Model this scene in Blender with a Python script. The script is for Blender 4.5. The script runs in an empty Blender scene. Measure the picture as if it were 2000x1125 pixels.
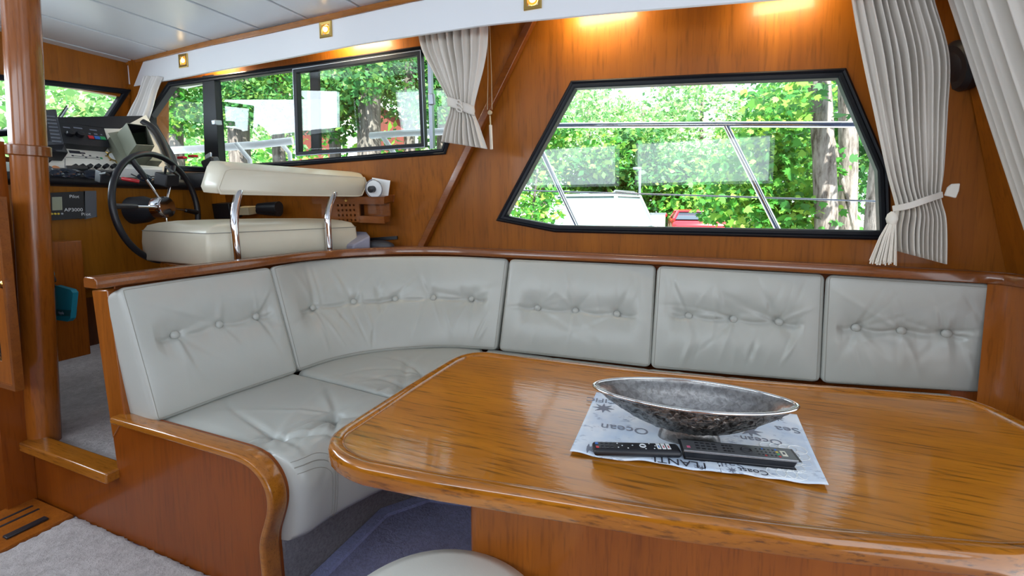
import bpy, math, random
import numpy as np
from mathutils import Vector, Matrix
from mathutils.geometry import tessellate_polygon
R = math.radians
random.seed(7)
rng = np.random.default_rng(11)
SC = bpy.context.scene
COL = SC.collection

# ---------------------------------------------------------------- camera
# world: X aft (right), Y toward the port side wall, Z up from the saloon floor
F, CX, CY, EYE = 900.0, 1000.0, 479.0, 1.25
PITCH, YAW = R(5.0), R(22.1)
fwd = np.array([-math.sin(YAW)*math.cos(PITCH), math.cos(YAW)*math.cos(PITCH), -math.sin(PITCH)])
rgt = np.array([math.cos(YAW), math.sin(YAW), 0.0])
upv = np.cross(rgt, fwd)
CAM = np.array([0.0, 0.0, EYE])
cam = bpy.data.cameras.new('camera'); camo = bpy.data.objects.new('camera', cam); COL.objects.link(camo)
cam.sensor_width = 36.0; cam.lens = 36.0*F/2000.0; cam.shift_y = -(562.5-CY)/2000.0
cam.clip_start = 0.02; cam.clip_end = 300
m = Matrix(((rgt[0], upv[0], -fwd[0], 0), (rgt[1], upv[1], -fwd[1], 0), (rgt[2], upv[2], -fwd[2], EYE), (0, 0, 0, 1)))
camo.matrix_world = m
SC.camera = camo

# ---------------------------------------------------------------- light and exposure
SC.view_settings.view_transform = 'Standard'; SC.view_settings.look = 'None'
SC.view_settings.exposure = 0.12; SC.view_settings.gamma = 1.0; SC.view_settings.use_curve_mapping = False
try:
    SC.cycles.max_bounces = 10; SC.cycles.transparent_max_bounces = 16
    SC.cycles.diffuse_bounces = 4; SC.cycles.sample_clamp_indirect = 6.0
except Exception: pass
W = bpy.data.worlds.new('sky'); SC.world = W; W.use_nodes = True
wn = W.node_tree.nodes; wl = W.node_tree.links
bg = wn['Background']; bg.inputs[0].default_value = (0.80, 0.90, 1.0, 1); bg.inputs[1].default_value = 2.2
def light(name, kind, loc, energy, color=(1, 1, 1), rot=None, size=None, sizey=None, target=None, spread=None):
    l = bpy.data.lights.new(name, kind); o = bpy.data.objects.new(name, l); COL.objects.link(o)
    o.location = loc; l.energy = energy; l.color = color
    if kind == 'AREA':
        l.shape = 'RECTANGLE'; l.size = size; l.size_y = sizey
        if spread: l.spread = spread
    if kind == 'POINT': l.shadow_soft_size = size or 0.02
    if target is not None:
        d = Vector(target)-Vector(loc); o.rotation_euler = d.to_track_quat('-Z', 'Y').to_euler()
    return o
sun = light('sun', 'SUN', (2, -6, 10), 19.0, (1.0, 0.96, 0.86), target=(2-2.2, -6+4.2, 10-5.6)); sun.data.angle = R(0.8)
COOL = (0.78, 0.90, 1.0)
# added area lamps at unseen window and door openings, brighter than the sky
light('added_fill_opposite_window', 'AREA', (-.40, -1.36, 1.78), 13, COOL, size=1.5, sizey=0.5, target=(-.5, 3, 1.2))
light('added_fill_opposite_window', 'AREA', (-2.2, -1.36, 1.78), 14, COOL, size=1.5, sizey=0.5, target=(-2.0, 3, 1.2))
light('added_fill_aft_door', 'AREA', (1.36, -0.65, 1.25), 20, COOL, size=1.1, sizey=1.8, target=(-2.5, 0.6, 0.7))
light('added_fill_windshield', 'AREA', (-3.72, 0.1, 1.85), 46, COOL, size=2.0, sizey=0.45, target=(0, 0.5, 1.2))  # added lamp at the windshield to strengthen the forward daylight

# ---------------------------------------------------------------- helpers
def ray(x, y): return fwd + rgt*((x-CX)/F) + upv*((CY-y)/F)
def P(x, y, ax, v):
    """the point of the plane ax = v that lies in the direction of (x, y)"""
    d = ray(x, y); i = 'XYZ'.index(ax); return CAM + d*((v-CAM[i])/d[i])
def nrm(v): v = np.asarray(v, float); return v/np.linalg.norm(v)
class Plane:
    def __init__(s, p0, ux, uy):
        s.p = np.array(p0, float); s.ux = nrm(ux); s.n = nrm(np.cross(s.ux, uy)); s.uy = np.cross(s.n, s.ux)
    def at(s, x, y, off=0.0):
        d = ray(x, y); t = ((s.p+s.n*off-CAM)@s.n)/(d@s.n); return CAM+d*t
    def to2(s, p): d = np.asarray(p)-s.p; return (float(d@s.ux), float(d@s.uy))
    def to3(s, u, off=0.0): return s.p+s.ux*u[0]+s.uy*u[1]+s.n*off
    def px2(s, x, y): return s.to2(s.at(x, y))

class MB:
    def __init__(s): s.v = []; s.f = []; s.m = []; s.cur = 0
    def add(s, V, Fc):
        b = len(s.v); s.v += [tuple(map(float, p)) for p in V]; s.f += [tuple(b+i for i in q) for q in Fc]; s.m += [s.cur]*len(Fc); return s
    def box(s, c, sz, M=None):
        c = np.array(c, float); hx, hy, hz = [k/2 for k in sz]
        V = [np.array([x, y, z]) for x in (-hx, hx) for y in (-hy, hy) for z in (-hz, hz)]
        if M is not None: V = [np.asarray(M)@p for p in V]
        return s.add([c+p for p in V], [(0, 1, 3, 2), (4, 6, 7, 5), (0, 4, 5, 1), (2, 3, 7, 6), (0, 2, 6, 4), (1, 5, 7, 3)])
    def prism(s, poly, vec):
        n = len(poly); vec = np.array(vec, float); A = [np.array(p, float) for p in poly]
        Fc = [tuple(range(n)), tuple(range(2*n-1, n-1, -1))]
        Fc += [(i, n+i, n+(i+1) % n, (i+1) % n) for i in range(n)]
        return s.add(A+[p+vec for p in A], [tuple(reversed(q)) for q in Fc])
    def loft(s, rings, closed=False, caps=True):
        n = len(rings[0]); V = [p for r in rings for p in r]; Fc = []
        k = len(rings)
        for i in range(k if closed else k-1):
            a, b = i*n, ((i+1) % k)*n
            Fc += [(a+j, a+(j+1) % n, b+(j+1) % n, b+j) for j in range(n)]
        if caps and not closed: Fc += [tuple(range(n-1, -1, -1)), tuple(range((k-1)*n, k*n))]
        return s.add(V, Fc)
    def sweep(s, path, prof, up=(0, 0, 1), closed=False):
        path = [np.array(p, float) for p in path]; k = len(path); rings = []
        for i, p in enumerate(path):
            a = path[(i-1) % k] if (closed or i > 0) else p; b = path[(i+1) % k] if (closed or i < k-1) else p
            d1 = nrm(p-a) if np.linalg.norm(p-a) > 1e-9 else None; d2 = nrm(b-p) if np.linalg.norm(b-p) > 1e-9 else None
            t = nrm((d1 if d1 is not None else d2)+(d2 if d2 is not None else d1))
            sc = 1.0
            if d1 is not None and d2 is not None: sc = 1/max(0.5, math.sqrt(max(0.01, (1+d1@d2)/2)))
            u = up[i] if isinstance(up, list) else up
            sd = nrm(np.cross(t, u)); uu = np.cross(sd, t)
            rings.append([p+sd*q[0]*sc+uu*q[1] for q in prof])
        return s.loft(rings, closed)
    def tube(s, path, r, n=10, closed=False):
        path = [np.array(p, float) for p in path]; d = path[-1]-path[0]
        if closed:
            c = sum(path)/len(path); u = nrm(np.cross(path[0]-c, path[len(path)//4]-c))
        else:
            u = np.array([0, 0, 1.0])
            if abs(nrm(d+1e-9)@u) > 0.9: u = np.array([0.3, 1.0, 0])
        rr = r if isinstance(r, (list, tuple)) else None
        if rr is None: return s.sweep(path, [(r*math.cos(a), r*math.sin(a)) for a in np.linspace(0, 2*math.pi, n, endpoint=False)], u, closed)
        tmp = MB(); tmp.tube(path, 1.0, n); V = [np.array(p) for p in tmp.v]
        V = [path[i//n]+(V[i]-path[i//n])*rr[i//n] for i in range(len(V))]
        return s.add(V, tmp.f)
    def lathe(s, prof, o=(0, 0, 0), ax=(0, 0, 1), n=24):
        ax = nrm(ax); a = nrm(np.cross(ax, (1, 0, 0) if abs(ax[0]) < .9 else (0, 1, 0))); b = np.cross(ax, a); o = np.array(o, float)
        rings = [[o+ax*z+(a*math.cos(t)+b*math.sin(t))*max(r, 1e-5) for t in np.linspace(0, 2*math.pi, n, endpoint=False)] for r, z in prof]
        return s.loft(rings)
    def ell(s, c, rad, n=16, M=None):
        prof = [(math.sin(t), -math.cos(t)) for t in np.linspace(0.02, math.pi-0.02, n//2+1)]
        tmp = MB().lathe(prof, n=n); M = np.eye(3) if M is None else np.asarray(M); c = np.array(c, float)
        return s.add([c+M@(np.array(p)*np.array(rad)) for p in tmp.v], tmp.f)
    def grid(s, G):
        G = np.asarray(G); a, b = G.shape[:2]
        return s.add(G.reshape(-1, 3), [(i*b+j, i*b+j+1, (i+1)*b+j+1, (i+1)*b+j) for i in range(a-1) for j in range(b-1)])
    def plate(s, outer, holes, pl, th):
        """polygon with holes in plane pl, th thick behind its front face"""
        loops = [list(outer)]+[list(h) for h in holes]
        tri = tessellate_polygon([[Vector((u[0], u[1], 0)) for u in l] for l in loops])
        flat = [u for l in loops for u in l]; n = len(flat)
        V = [pl.to3(u) for u in flat]+[pl.to3(u, -th) for u in flat]; Fc = []
        for t in tri:
            a, b, c = [np.array(flat[i]) for i in t]
            if np.cross(b-a, c-a) < 0: t = (t[0], t[2], t[1])
            Fc += [tuple(t), tuple(n+i for i in reversed(t))]
        o = 0
        for l in loops:
            k = len(l); Fc += [(o+i, o+(i+1) % k, n+o+(i+1) % k, n+o+i) for i in range(k)]; o += k
        return s.add(V, Fc)

def root_loc(o):
    v = Vector((0, 0, 0))
    while o is not None: v = v+o.location; o = o.parent
    return np.array(v)
def fin(o, label=None, cat=None, group=None, kind=None):
    for k, v in (('label', label), ('category', cat), ('group', group), ('kind', kind)):
        if v: o[k] = v
    return o
def mk(name, mb, mat, parent=None, smooth=True, bevel=0.0, seg=2, sub=0, solid=0.0, sharp=40, **kw):
    V = np.array(mb.v)
    if parent is None:
        lo, hi = V.min(0), V.max(0); base = np.array([(lo[0]+hi[0])/2, (lo[1]+hi[1])/2, lo[2]])
    else: base = root_loc(parent)
    me = bpy.data.meshes.new(name); me.from_pydata((V-base).tolist(), [], mb.f)
    mats = mat if isinstance(mat, (list, tuple)) else [mat]
    for q in mats: me.materials.append(q)
    if len(mats) > 1: me.polygons.foreach_set('material_index', mb.m)
    me.validate()
    if smooth:
        me.polygons.foreach_set('use_smooth', [True]*len(me.polygons)); me.set_sharp_from_angle(angle=R(sharp))
    o = bpy.data.objects.new(name, me); COL.objects.link(o)
    if parent is None: o.location = base
    else: o.parent = parent
    if solid:
        md = o.modifiers.new('solid', 'SOLIDIFY'); md.thickness = solid; md.offset = 0
    if bevel:
        md = o.modifiers.new('bevel', 'BEVEL'); md.width = bevel; md.segments = seg; md.limit_method = 'ANGLE'; md.angle_limit = R(32)
    if sub:
        md = o.modifiers.new('sub', 'SUBSURF'); md.levels = sub; md.render_levels = sub
    return fin(o, **kw)
def thing(name, label, cat, loc, group=None):
    o = bpy.data.objects.new(name, None); COL.objects.link(o); o.location = tuple(map(float, loc)); o.empty_display_size = 0.1
    return fin(o, label, cat, group)
def struct(name, mb, mat, **kw): return mk(name, mb, mat, kind='structure', **kw)
def text(name, s, mat, parent, o, ux, uy, size, align='CENTER', ext=0.0004):
    c = bpy.data.curves.new(name, 'FONT'); c.body = s; c.size = size; c.align_x = align; c.align_y = 'CENTER'; c.extrude = ext; c.resolution_u = 3
    tmp = bpy.data.objects.new('tmp_text', c); me = bpy.data.meshes.new_from_object(tmp); bpy.data.objects.remove(tmp); bpy.data.curves.remove(c)
    ob = bpy.data.objects.new(name, me); COL.objects.link(ob); me.materials.clear(); me.materials.append(mat)
    ux = nrm(ux); n = nrm(np.cross(ux, uy)); uy = np.cross(n, ux); ob.parent = parent
    l = np.asarray(o)-root_loc(parent)
    ob.matrix_local = Matrix(((ux[0], uy[0], n[0], l[0]), (ux[1], uy[1], n[1], l[1]), (ux[2], uy[2], n[2], l[2]), (0, 0, 0, 1)))
    return ob
def offset_poly(poly, d):
    """inset a counter-clockwise polygon by d"""
    n = len(poly); out = []; Q = [np.array(p) for p in poly]
    for i in range(n):
        a, b, c = Q[i-1], Q[i], Q[(i+1) % n]; t1 = (b-a)/np.linalg.norm(b-a); t2 = (c-b)/np.linalg.norm(c-b)
        n1 = np.array([-t1[1], t1[0]]); n2 = np.array([-t2[1], t2[0]]); mm = n1+n2; mm /= np.linalg.norm(mm)
        out.append(b+mm*d/max(0.3, mm@n1))
    return [tuple(p) for p in out]
def ccw(poly):
    a = sum(poly[i-1][0]*poly[i][1]-poly[i][0]*poly[i-1][1] for i in range(len(poly)))
    return list(poly) if a > 0 else list(reversed(poly))
def ring(pl, poly, prof, off=0.0):
    """frame around polygon; prof = closed list of (inset, height) """
    rings = []
    loops = [[pl.to3(u, h+off) for u in offset_poly(poly, d)] for d, h in prof]
    mb = MB(); n = len(poly); k = len(prof)
    V = [p for l in loops for p in l]; Fc = []
    for i in range(k):
        a, b = i*n, ((i+1) % k)*n
        Fc += [(a+j, a+(j+1) % n, b+(j+1) % n, b+j) for j in range(n)]
    return mb.add(V, Fc)
def smoothpath(pts, n=40):
    """Catmull-Rom through pts, n samples evenly by length"""
    p = [np.array(q, float) for q in pts]; p = [2*p[0]-p[1]]+p+[2*p[-1]-p[-2]]; out = []
    for i in range(1, len(p)-2):
        for t in np.linspace(0, 1, 16, endpoint=False):
            a, b, c, d = p[i-1:i+3]
            out.append(0.5*(2*b+(c-a)*t+(2*a-5*b+4*c-d)*t*t+(3*b-a-3*c+d)*t**3))
    out.append(p[-2]); return resample(out, n)
def resample(pts, n):
    p = np.array(pts); d = np.r_[0, np.cumsum(np.linalg.norm(np.diff(p, axis=0), axis=1))]; s = np.linspace(0, d[-1], n)
    return np.stack([np.interp(s, d, p[:, k]) for k in range(p.shape[1])], 1)
def rotz(a): c, s = math.cos(a), math.sin(a); return np.array([[c, -s, 0], [s, c, 0], [0, 0, 1]])
def frame(ux, uy): ux = nrm(ux); n = nrm(np.cross(ux, uy)); return np.stack([ux, np.cross(n, ux), n], 1)

# ---------------------------------------------------------------- materials
def mat(name, col=(.8, .8, .8), rough=.5, metal=0.0, coat=0.0, spec=0.5, emit=None, estr=0.0, sheen=0.0, coatr=0.05):
    m = bpy.data.materials.new(name); m.use_nodes = True; b = m.node_tree.nodes['Principled BSDF']
    b.inputs['Base Color'].default_value = (*col, 1); b.inputs['Roughness'].default_value = rough; b.inputs['Metallic'].default_value = metal
    b.inputs['Coat Weight'].default_value = coat; b.inputs['Coat Roughness'].default_value = coatr; b.inputs['Specular IOR Level'].default_value = spec
    b.inputs['Sheen Weight'].default_value = sheen
    if emit: b.inputs['Emission Color'].default_value = (*emit, 1); b.inputs['Emission Strength'].default_value = estr
    return m
def nodes(m): return m.node_tree.nodes, m.node_tree.links, m.node_tree.nodes['Principled BSDF']
def coords(m, scale=(1, 1, 1)):
    n, l, b = nodes(m); tc = n.new('ShaderNodeTexCoord'); mp = n.new('ShaderNodeMapping'); mp.inputs['Scale'].default_value = scale
    l.new(tc.outputs['Object'], mp.inputs['Vector']); return mp.outputs['Vector']
def noise(m, vec, scale, detail=4, rough=.55, dist=0.0):
    n, l, b = nodes(m); t = n.new('ShaderNodeTexNoise'); t.inputs['Scale'].default_value = scale; t.inputs['Detail'].default_value = detail
    t.inputs['Roughness'].default_value = rough; t.inputs['Distortion'].default_value = dist; l.new(vec, t.inputs['Vector']); return t.outputs['Fac']
def ramp(m, fac, stops):
    n, l, b = nodes(m); r = n.new('ShaderNodeValToRGB'); e = r.color_ramp.elements
    while len(e) < len(stops): e.new(0.5)
    for i, (p, c) in enumerate(stops): e[i].position = p; e[i].color = (*c, 1) if len(c) == 3 else c
    l.new(fac, r.inputs['Fac']); return r.outputs['Color']
def mixc(m, fac, a, b2, mode='MIX'):
    n, l, b = nodes(m); x = n.new('ShaderNodeMix'); x.data_type = 'RGBA'; x.blend_type = mode
    for k, v in ((0, fac), (6, a), (7, b2)):
        if hasattr(v, 'is_output'): l.new(v, x.inputs[k])
        else: x.inputs[k].default_value = v if k == 0 else (*v, 1)
    return x.outputs[2]
def bump(m, h, strength=.2, dist=.01):
    n, l, b = nodes(m); t = n.new('ShaderNodeBump'); t.inputs['Strength'].default_value = strength; t.inputs['Distance'].default_value = dist
    l.new(h, t.inputs['Height']); l.new(t.outputs['Normal'], b.inputs['Normal']); return t
def wood(name, dark, light, axis='Z', rough=.32, coat=.35, sc=1.0, pores=.5, bmp=0.0, coatr=.08, spec=.4):
    m = mat(name, light, rough, coat=coat, coatr=coatr, spec=spec); n, l, b = nodes(m)
    s = [9*sc]*3; s['XYZ'.index(axis)] = 0.55*sc
    s2 = [130*sc]*3; s2['XYZ'.index(axis)] = 9.0*sc
    s3 = [2.0*sc]*3; s3['XYZ'.index(axis)] = 0.6*sc
    v = coords(m, s); f = noise(m, v, 1.6, 7, .6, .9)
    c = ramp(m, f, [(.30, dark), (.52, tuple((a+q)/2 for a, q in zip(dark, light))), (.72, light)])
    big = noise(m, coords(m, s3), 1.0, 2); c = mixc(m, .45, c, ramp(m, big, [(.35, tuple(.62*x for x in light)), (.65, light)]), 'MIX')
    p = noise(m, coords(m, s2), 1.0, 3, .6)
    pc = ramp(m, p, [(.30, (1-pores,)*3), (.48, (1, 1, 1))]); c = mixc(m, 1.0, c, pc, 'MULTIPLY')
    l.new(c, b.inputs['Base Color'])
    if bmp: bump(m, f, bmp, .004)
    return m
M_wall = wood('varnished_teak_wall', (.17, .046, .004), (.37, .115, .008), 'Z', .40, .10, .6, .28, spec=.25)
M_panel = wood('varnished_teak_panel', (.17, .035, .003), (.265, .062, .0045), 'Z', .32, .22, .7, .25, spec=.25)
M_trimx = wood('varnished_teak_trim', (.22, .064, .007), (.44, .155, .016), 'X', .22, .5, 1.6, .40)
M_rail = wood('varnished_teak_rail', (.14, .036, .007), (.25, .074, .012), 'X', .22, .5, 1.6, .30)
M_trimz = wood('varnished_teak_post', (.18, .046, .006), (.35, .10, .010), 'Z', .25, .4, 1.2, .25, spec=.3)
M_dark = wood('dark_teak', (.07, .020, .006), (.15, .045, .012), 'Z', .35, .2)
M_table = wood('glossy_teak_tabletop', (.30, .092, .005), (.60, .215, .010), 'X', .30, .6, .8, .6, 0, .05, spec=.25)
_n, _l, _b = nodes(M_table); _t = _n.new('ShaderNodeBump'); _t.inputs['Strength'].default_value = .10; _t.inputs['Distance'].default_value = .004
_l.new(noise(M_table, coords(M_table, (9, 70, 30)), 1.0, 3, .6), _t.inputs['Height']); _l.new(_t.outputs['Normal'], _b.inputs['Coat Normal'])
M_tedge = wood('glossy_teak_edge', (.22, .066, .004), (.47, .162, .009), 'X', .2, .8, 1.2, .6, 0, .04)
def leather(name, col):
    m = mat(name, col, .33, spec=.6); n, l, b = nodes(m)
    f = noise(m, coords(m), 260, 3); g = noise(m, coords(m), 4, 3)
    l.new(mixc(m, .5, col, ramp(m, g, [(.3, tuple(.90*x for x in col)), (.7, tuple(min(1, 1.06*x) for x in col))])), b.inputs['Base Color'])
    bump(m, f, .08, .002); return m
M_leather = leather('cream_leather', (.44, .445, .41))
M_stitch = mat('stitching', (.30, .29, .25), .6)
M_leather2 = leather('helm_cream_leather', (.66, .61, .48))
def fabric(name, col, s=900):
    m = mat(name, col, .85, spec=.2, sheen=.2); f = noise(m, coords(m, (1, 1, .3)), s, 2); bump(m, f, .25, .001); return m
M_curtain = fabric('curtain_cloth', (.66, .62, .56))
M_tassel = fabric('tassel_yarn', (.78, .73, .64), 500)
def carpet(name, c1, c2, sc=90):
    m = mat(name, c2, .95, spec=.1, sheen=.3); n, l, b = nodes(m)
    f = noise(m, coords(m), sc*.45, 6, .75); g = noise(m, coords(m), 9, 5, .7)
    c = ramp(m, f, [(.32, c1), (.62, c2)]); c = mixc(m, .45, c, ramp(m, g, [(.35, tuple(.7*x for x in c2)), (.62, tuple(min(1, 1.1*x) for x in c2))]))
    l.new(c, b.inputs['Base Color']); bump(m, f, 1.0, .02); return m
M_rug = carpet('beige_pile', (.34, .29, .28), (.68, .62, .61))
M_floor = carpet('shaded_carpet_pile', (.10, .105, .24), (.36, .37, .66), 170)  # same carpet as the beige pile, its bluish shade put into the colour
M_base = carpet('dark_grey_pile', (.012, .012, .016), (.36, .35, .40), 170)
M_strip = carpet('blue_binding_pile', (.24, .28, .62), (.45, .50, .90), 160)
M_hull = mat('navy_reflection_skin', (.015, .03, .09), .3)  # colour made up for what the guard rail reflects
M_ceil = mat('white_vinyl_ceiling', (.62, .66, .70), .28)
M_val = mat('white_valance', (.78, .80, .83), .45)
M_gap = mat('dark_gap', (.03, .03, .035), .8)
M_frame = mat('black_window_frame', (.007, .009, .014), .42, spec=.25)
M_alu = mat('grey_aluminium', (.30, .33, .38), .35, .7)
M_black = mat('black_plastic', (.012, .013, .017), .42)
M_rubber = mat('black_rubber_grip', (.010, .010, .014), .38)
M_dgrey = mat('dark_grey_plastic', (.045, .047, .055), .5)
M_grey = mat('grey_plastic', (.10, .11, .13), .5)
M_white = mat('white_plastic', (.80, .82, .82), .4)
M_gauge = mat('ivory_gauge_panel', (.88, .84, .76), .45)
M_olive = mat('olive_grey_housing', (.23, .245, .185), .45)
M_chrome = mat('polished_steel', (.80, .81, .84), .10, 1.0)
M_brass = mat('brass', (.62, .42, .13), .25, 1.0)
M_red = mat('red_plastic', (.55, .02, .03), .4)
M_blue = mat('blue_plastic', (.03, .16, .55), .4)
M_green = mat('green_plastic', (.02, .36, .12), .4)
M_yellow = mat('yellow_plastic', (.75, .55, .05), .4)
M_lcd = mat('lcd_glass', (.34, .37, .27), .3)
M_ink = mat('dark_ink', (.035, .035, .05), .7)
M_inkg = mat('grey_ink', (.20, .22, .28), .7)
M_wtext = mat('white_lettering', (.75, .78, .80), .6)
M_teal = mat('teal_neoprene', (.0, .17, .24), .6)
M_tealdark = mat('dark_teal_band', (.0, .07, .09), .6)
M_bulb = mat('lit_bulb', (1, .9, .7), .4, emit=(1.0, .70, .30), estr=14)
M_bulbw = mat('warm_reflector', (.8, .55, .2), .25, 1.0, emit=(1.0, .5, .1), estr=0.5)
M_lilac = mat('lilac_grey_case', (.26, .25, .32), .5)
M_card = mat('tan_card', (.55, .45, .28), .7)
def glass_mat():
    m = bpy.data.materials.new('window_glass'); m.use_nodes = True; n, l = m.node_tree.nodes, m.node_tree.links; n.clear()
    o = n.new('ShaderNodeOutputMaterial'); t = n.new('ShaderNodeBsdfTransparent'); t.inputs[0].default_value = (.95, .975, .965, 1)
    g = n.new('ShaderNodeBsdfGlossy'); g.inputs['Roughness'].default_value = 0.0; fr = n.new('ShaderNodeFresnel'); fr.inputs[0].default_value = 1.45
    gm = n.new('ShaderNodeNewGeometry'); mr = n.new('ShaderNodeMapRange'); mr.inputs['To Min'].default_value = 1.45; mr.inputs['To Max'].default_value = 1/1.45
    l.new(gm.outputs['Backfacing'], mr.inputs['Value']); l.new(mr.outputs[0], fr.inputs[0])
    x = n.new('ShaderNodeMixShader'); l.new(fr.outputs[0], x.inputs[0]); l.new(t.outputs[0], x.inputs[1]); l.new(g.outputs[0], x.inputs[2]); l.new(x.outputs[0], o.inputs[0]); return m
M_glass = glass_mat()
def silver(name, rough, bmp, c1=(.16, .155, .15), c2=(.55, .54, .52)):
    m = mat(name, c2, rough, 1.0); n, l, b = nodes(m); f = noise(m, coords(m), 85, 4, .55, .6)
    l.new(ramp(m, f, [(.36, c1), (.60, c2)]), b.inputs['Base Color']); bump(m, f, bmp, .006); return m
M_bowlout = silver('hammered_pewter', .30, 1.0, (.07, .065, .06), (.42, .41, .39))
M_bowlin = silver('brushed_pewter', .30, .15, (.22, .21, .205), (.36, .35, .34))
M_bowlrim = mat('polished_pewter', (.66, .67, .68), .12, 1.0)
def mat_print():
    m = mat('printed_cotton', (.62, .72, .84), .7, spec=.2); n, l, b = nodes(m)
    f = noise(m, coords(m), 9, 3); g = noise(m, coords(m, (60, 190, 60)), 1, 4, .7)
    c = ramp(m, f, [(.38, (.60, .70, .84)), (.62, (.84, .88, .93))])
    k = ramp(m, noise(m, coords(m), 16, 3, .6), [(.54, (0, 0, 0)), (.60, (1, 1, 1))])
    w = ramp(m, g, [(.50, (1, 1, 1)), (.58, (.42, .46, .55))])
    l.new(mixc(m, mixc(m, 1.0, k, (.8, .8, .8), 'MULTIPLY'), c, mixc(m, 1.0, c, w, 'MULTIPLY')), b.inputs['Base Color']); return m
M_mat = mat_print()
def leafmat(name, c1, c2, c3):
    m = bpy.data.materials.new(name); m.use_nodes = True; n, l, b = nodes(m)
    geo = n.new('ShaderNodeNewGeometry'); r = n.new('ShaderNodeValToRGB'); e = r.color_ramp.elements; e.new(.5)
    for i, (p, c) in enumerate(((0, c1), (.55, c2), (1, c3))): e[i].position = p; e[i].color = (*c, 1)
    l.new(geo.outputs['Random Per Island'], r.inputs['Fac'])
    b.inputs['Roughness'].default_value = .5; l.new(r.outputs['Color'], b.inputs['Base Color'])
    t = n.new('ShaderNodeBsdfTranslucent'); l.new(r.outputs['Color'], t.inputs['Color']); x = n.new('ShaderNodeMixShader'); x.inputs[0].default_value = .45
    o = n['Material Output']; l.new(b.outputs[0], x.inputs[1]); l.new(t.outputs[0], x.inputs[2]); l.new(x.outputs[0], o.inputs[0]); return m
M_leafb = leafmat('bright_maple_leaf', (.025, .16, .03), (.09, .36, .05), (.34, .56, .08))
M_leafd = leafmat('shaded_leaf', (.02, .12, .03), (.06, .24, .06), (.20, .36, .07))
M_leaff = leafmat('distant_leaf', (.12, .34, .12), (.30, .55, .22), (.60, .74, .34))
M_bark = mat('pale_bark', (.42, .38, .36), .9)
_f = noise(M_bark, coords(M_bark, (9, 9, 2)), 2.0, 6, .65); _n, _l, _b = nodes(M_bark)
_l.new(ramp(M_bark, _f, [(.36, (.05, .04, .035)), (.50, (.22, .19, .18)), (.7, (.34, .31, .30))]), _b.inputs['Base Color']); bump(M_bark, _f, .8, .03)
M_bark2 = mat('grey_bark', (.20, .17, .15), .9)
_f = noise(M_bark2, coords(M_bark2, (14, 14, 2)), 2.0, 6, .65); _n, _l, _b = nodes(M_bark2)
_l.new(ramp(M_bark2, _f, [(.30, (.05, .04, .04)), (.7, (.30, .26, .24))]), _b.inputs['Base Color']); bump(M_bark2, _f, .8, .03)
M_ground = carpet('quay_ground', (.20, .22, .14), (.42, .40, .34), 3)
M_carw = mat('white_car_paint', (.50, .56, .60), .25, coat=.8)
M_carr = mat('red_car_paint', (.62, .015, .03), .25, coat=.8)
M_carg = mat('pale_reflection_car_glass', (.30, .42, .46), .08, spec=.9)  # whitish reflection on the glass is put into its base colour
M_hut = wood('red_boards', (.10, .018, .014), (.22, .045, .035), 'Z', .7, 0, 1.0, .5)
M_hutw = mat('white_bargeboard', (.85, .86, .88), .6)

# ================================================================ the cabin shell
YP = 0.961                                            # the plane of the settee end panel
WA = Plane((-0.87, 2.41, 0), (1.80, -0.09, 0), (0, 0, 1))      # aft part of the port side wall, faces -Y
dB, dT = WA.at(830, 480), WA.at(1045, 40)             # the diagonal joint of the side wall
dB, dT = dB+(dB-dT)*0.55, dT+(dT-dB)*0.30
b3 = P(300, 190, 'Y', 2.05); o3 = WA.n*0.03
WB = Plane(dB+o3, nrm(np.array([1.0, 0.2, 0])), (0, 0, 1))
nb = nrm(np.cross(dT-dB, b3-(dB+o3))); nb = nb if nb[1] < 0 else -nb
WB.n = nb; WB.ux = nrm(np.array([1.0, 0, 0])-nb*nb[0]); WB.uy = np.cross(WB.n, WB.ux)

w2_px = [(1117, 160), (1380, 147), (1650, 136), (1733, 330), (1738, 467), (1400, 459), (1085, 452), (972, 430)]
w1_px = [(288, 225), (332, 161), (580, 127), (828, 91), (912, 170), (870, 300), (600, 321), (400, 335), (292, 330)]
w2 = ccw([WA.px2(*q) for q in w2_px]); w1 = ccw([WB.px2(*q) for q in w1_px])
zc = lambda x: 2.29-0.0095*(x+0.9)**2                 # ceiling height

A2 = lambda p: WA.to2(p)
outA = ccw([A2((dB[0]-.9, 2.4, -.05)), A2(dB), A2(dT), A2((1.5, 2.3, 2.42)), A2((1.5, 2.3, -.05))])
struct('wall_port', MB().plate(outA, [offset_poly(w2, .008)], WA, .04), M_wall, smooth=False)
B2 = lambda p: WB.to2(p)
outB = ccw([B2(dB+o3), B2(dT+o3), B2(np.array([-3.60, 2.0, 2.4])), B2(np.array([-3.64, 2.0, 2.0])), B2(np.array([-3.86, 2.0, 1.3])), B2(np.array([-3.95, 2.1, .2]))])
struct('wall_port_forward', MB().plate(outB, [offset_poly(w1, .008)], WB, .04), M_wall, smooth=False)
# unseen outer skin of the side, navy added so the guard rail mirrors it
struct('wall_port_outer', MB().plate(outA, [offset_poly(w2, .008)], Plane(WA.p-WA.n*.045, WA.ux, WA.uy), .01), M_hull, smooth=False)
plo = Plane(WB.p-WB.n*.045, WB.ux, WB.uy); plo.n, plo.ux, plo.uy = WB.n, WB.ux, WB.uy
struct('wall_port_forward_outer', MB().plate(outB, [offset_poly(w1, .008)], plo, .01), M_hull, smooth=False)
# diagonal trim covering the joint
dd = nrm(dT-dB)
mb = MB().sweep([dB+o3, dT+o3], [(-.020, -.02), (.020, -.02), (.020, .020), (-.020, .020)], up=tuple(-np.array(WA.n)*-1))
struct('trim_1', mb, M_rail, bevel=.003)

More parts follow.
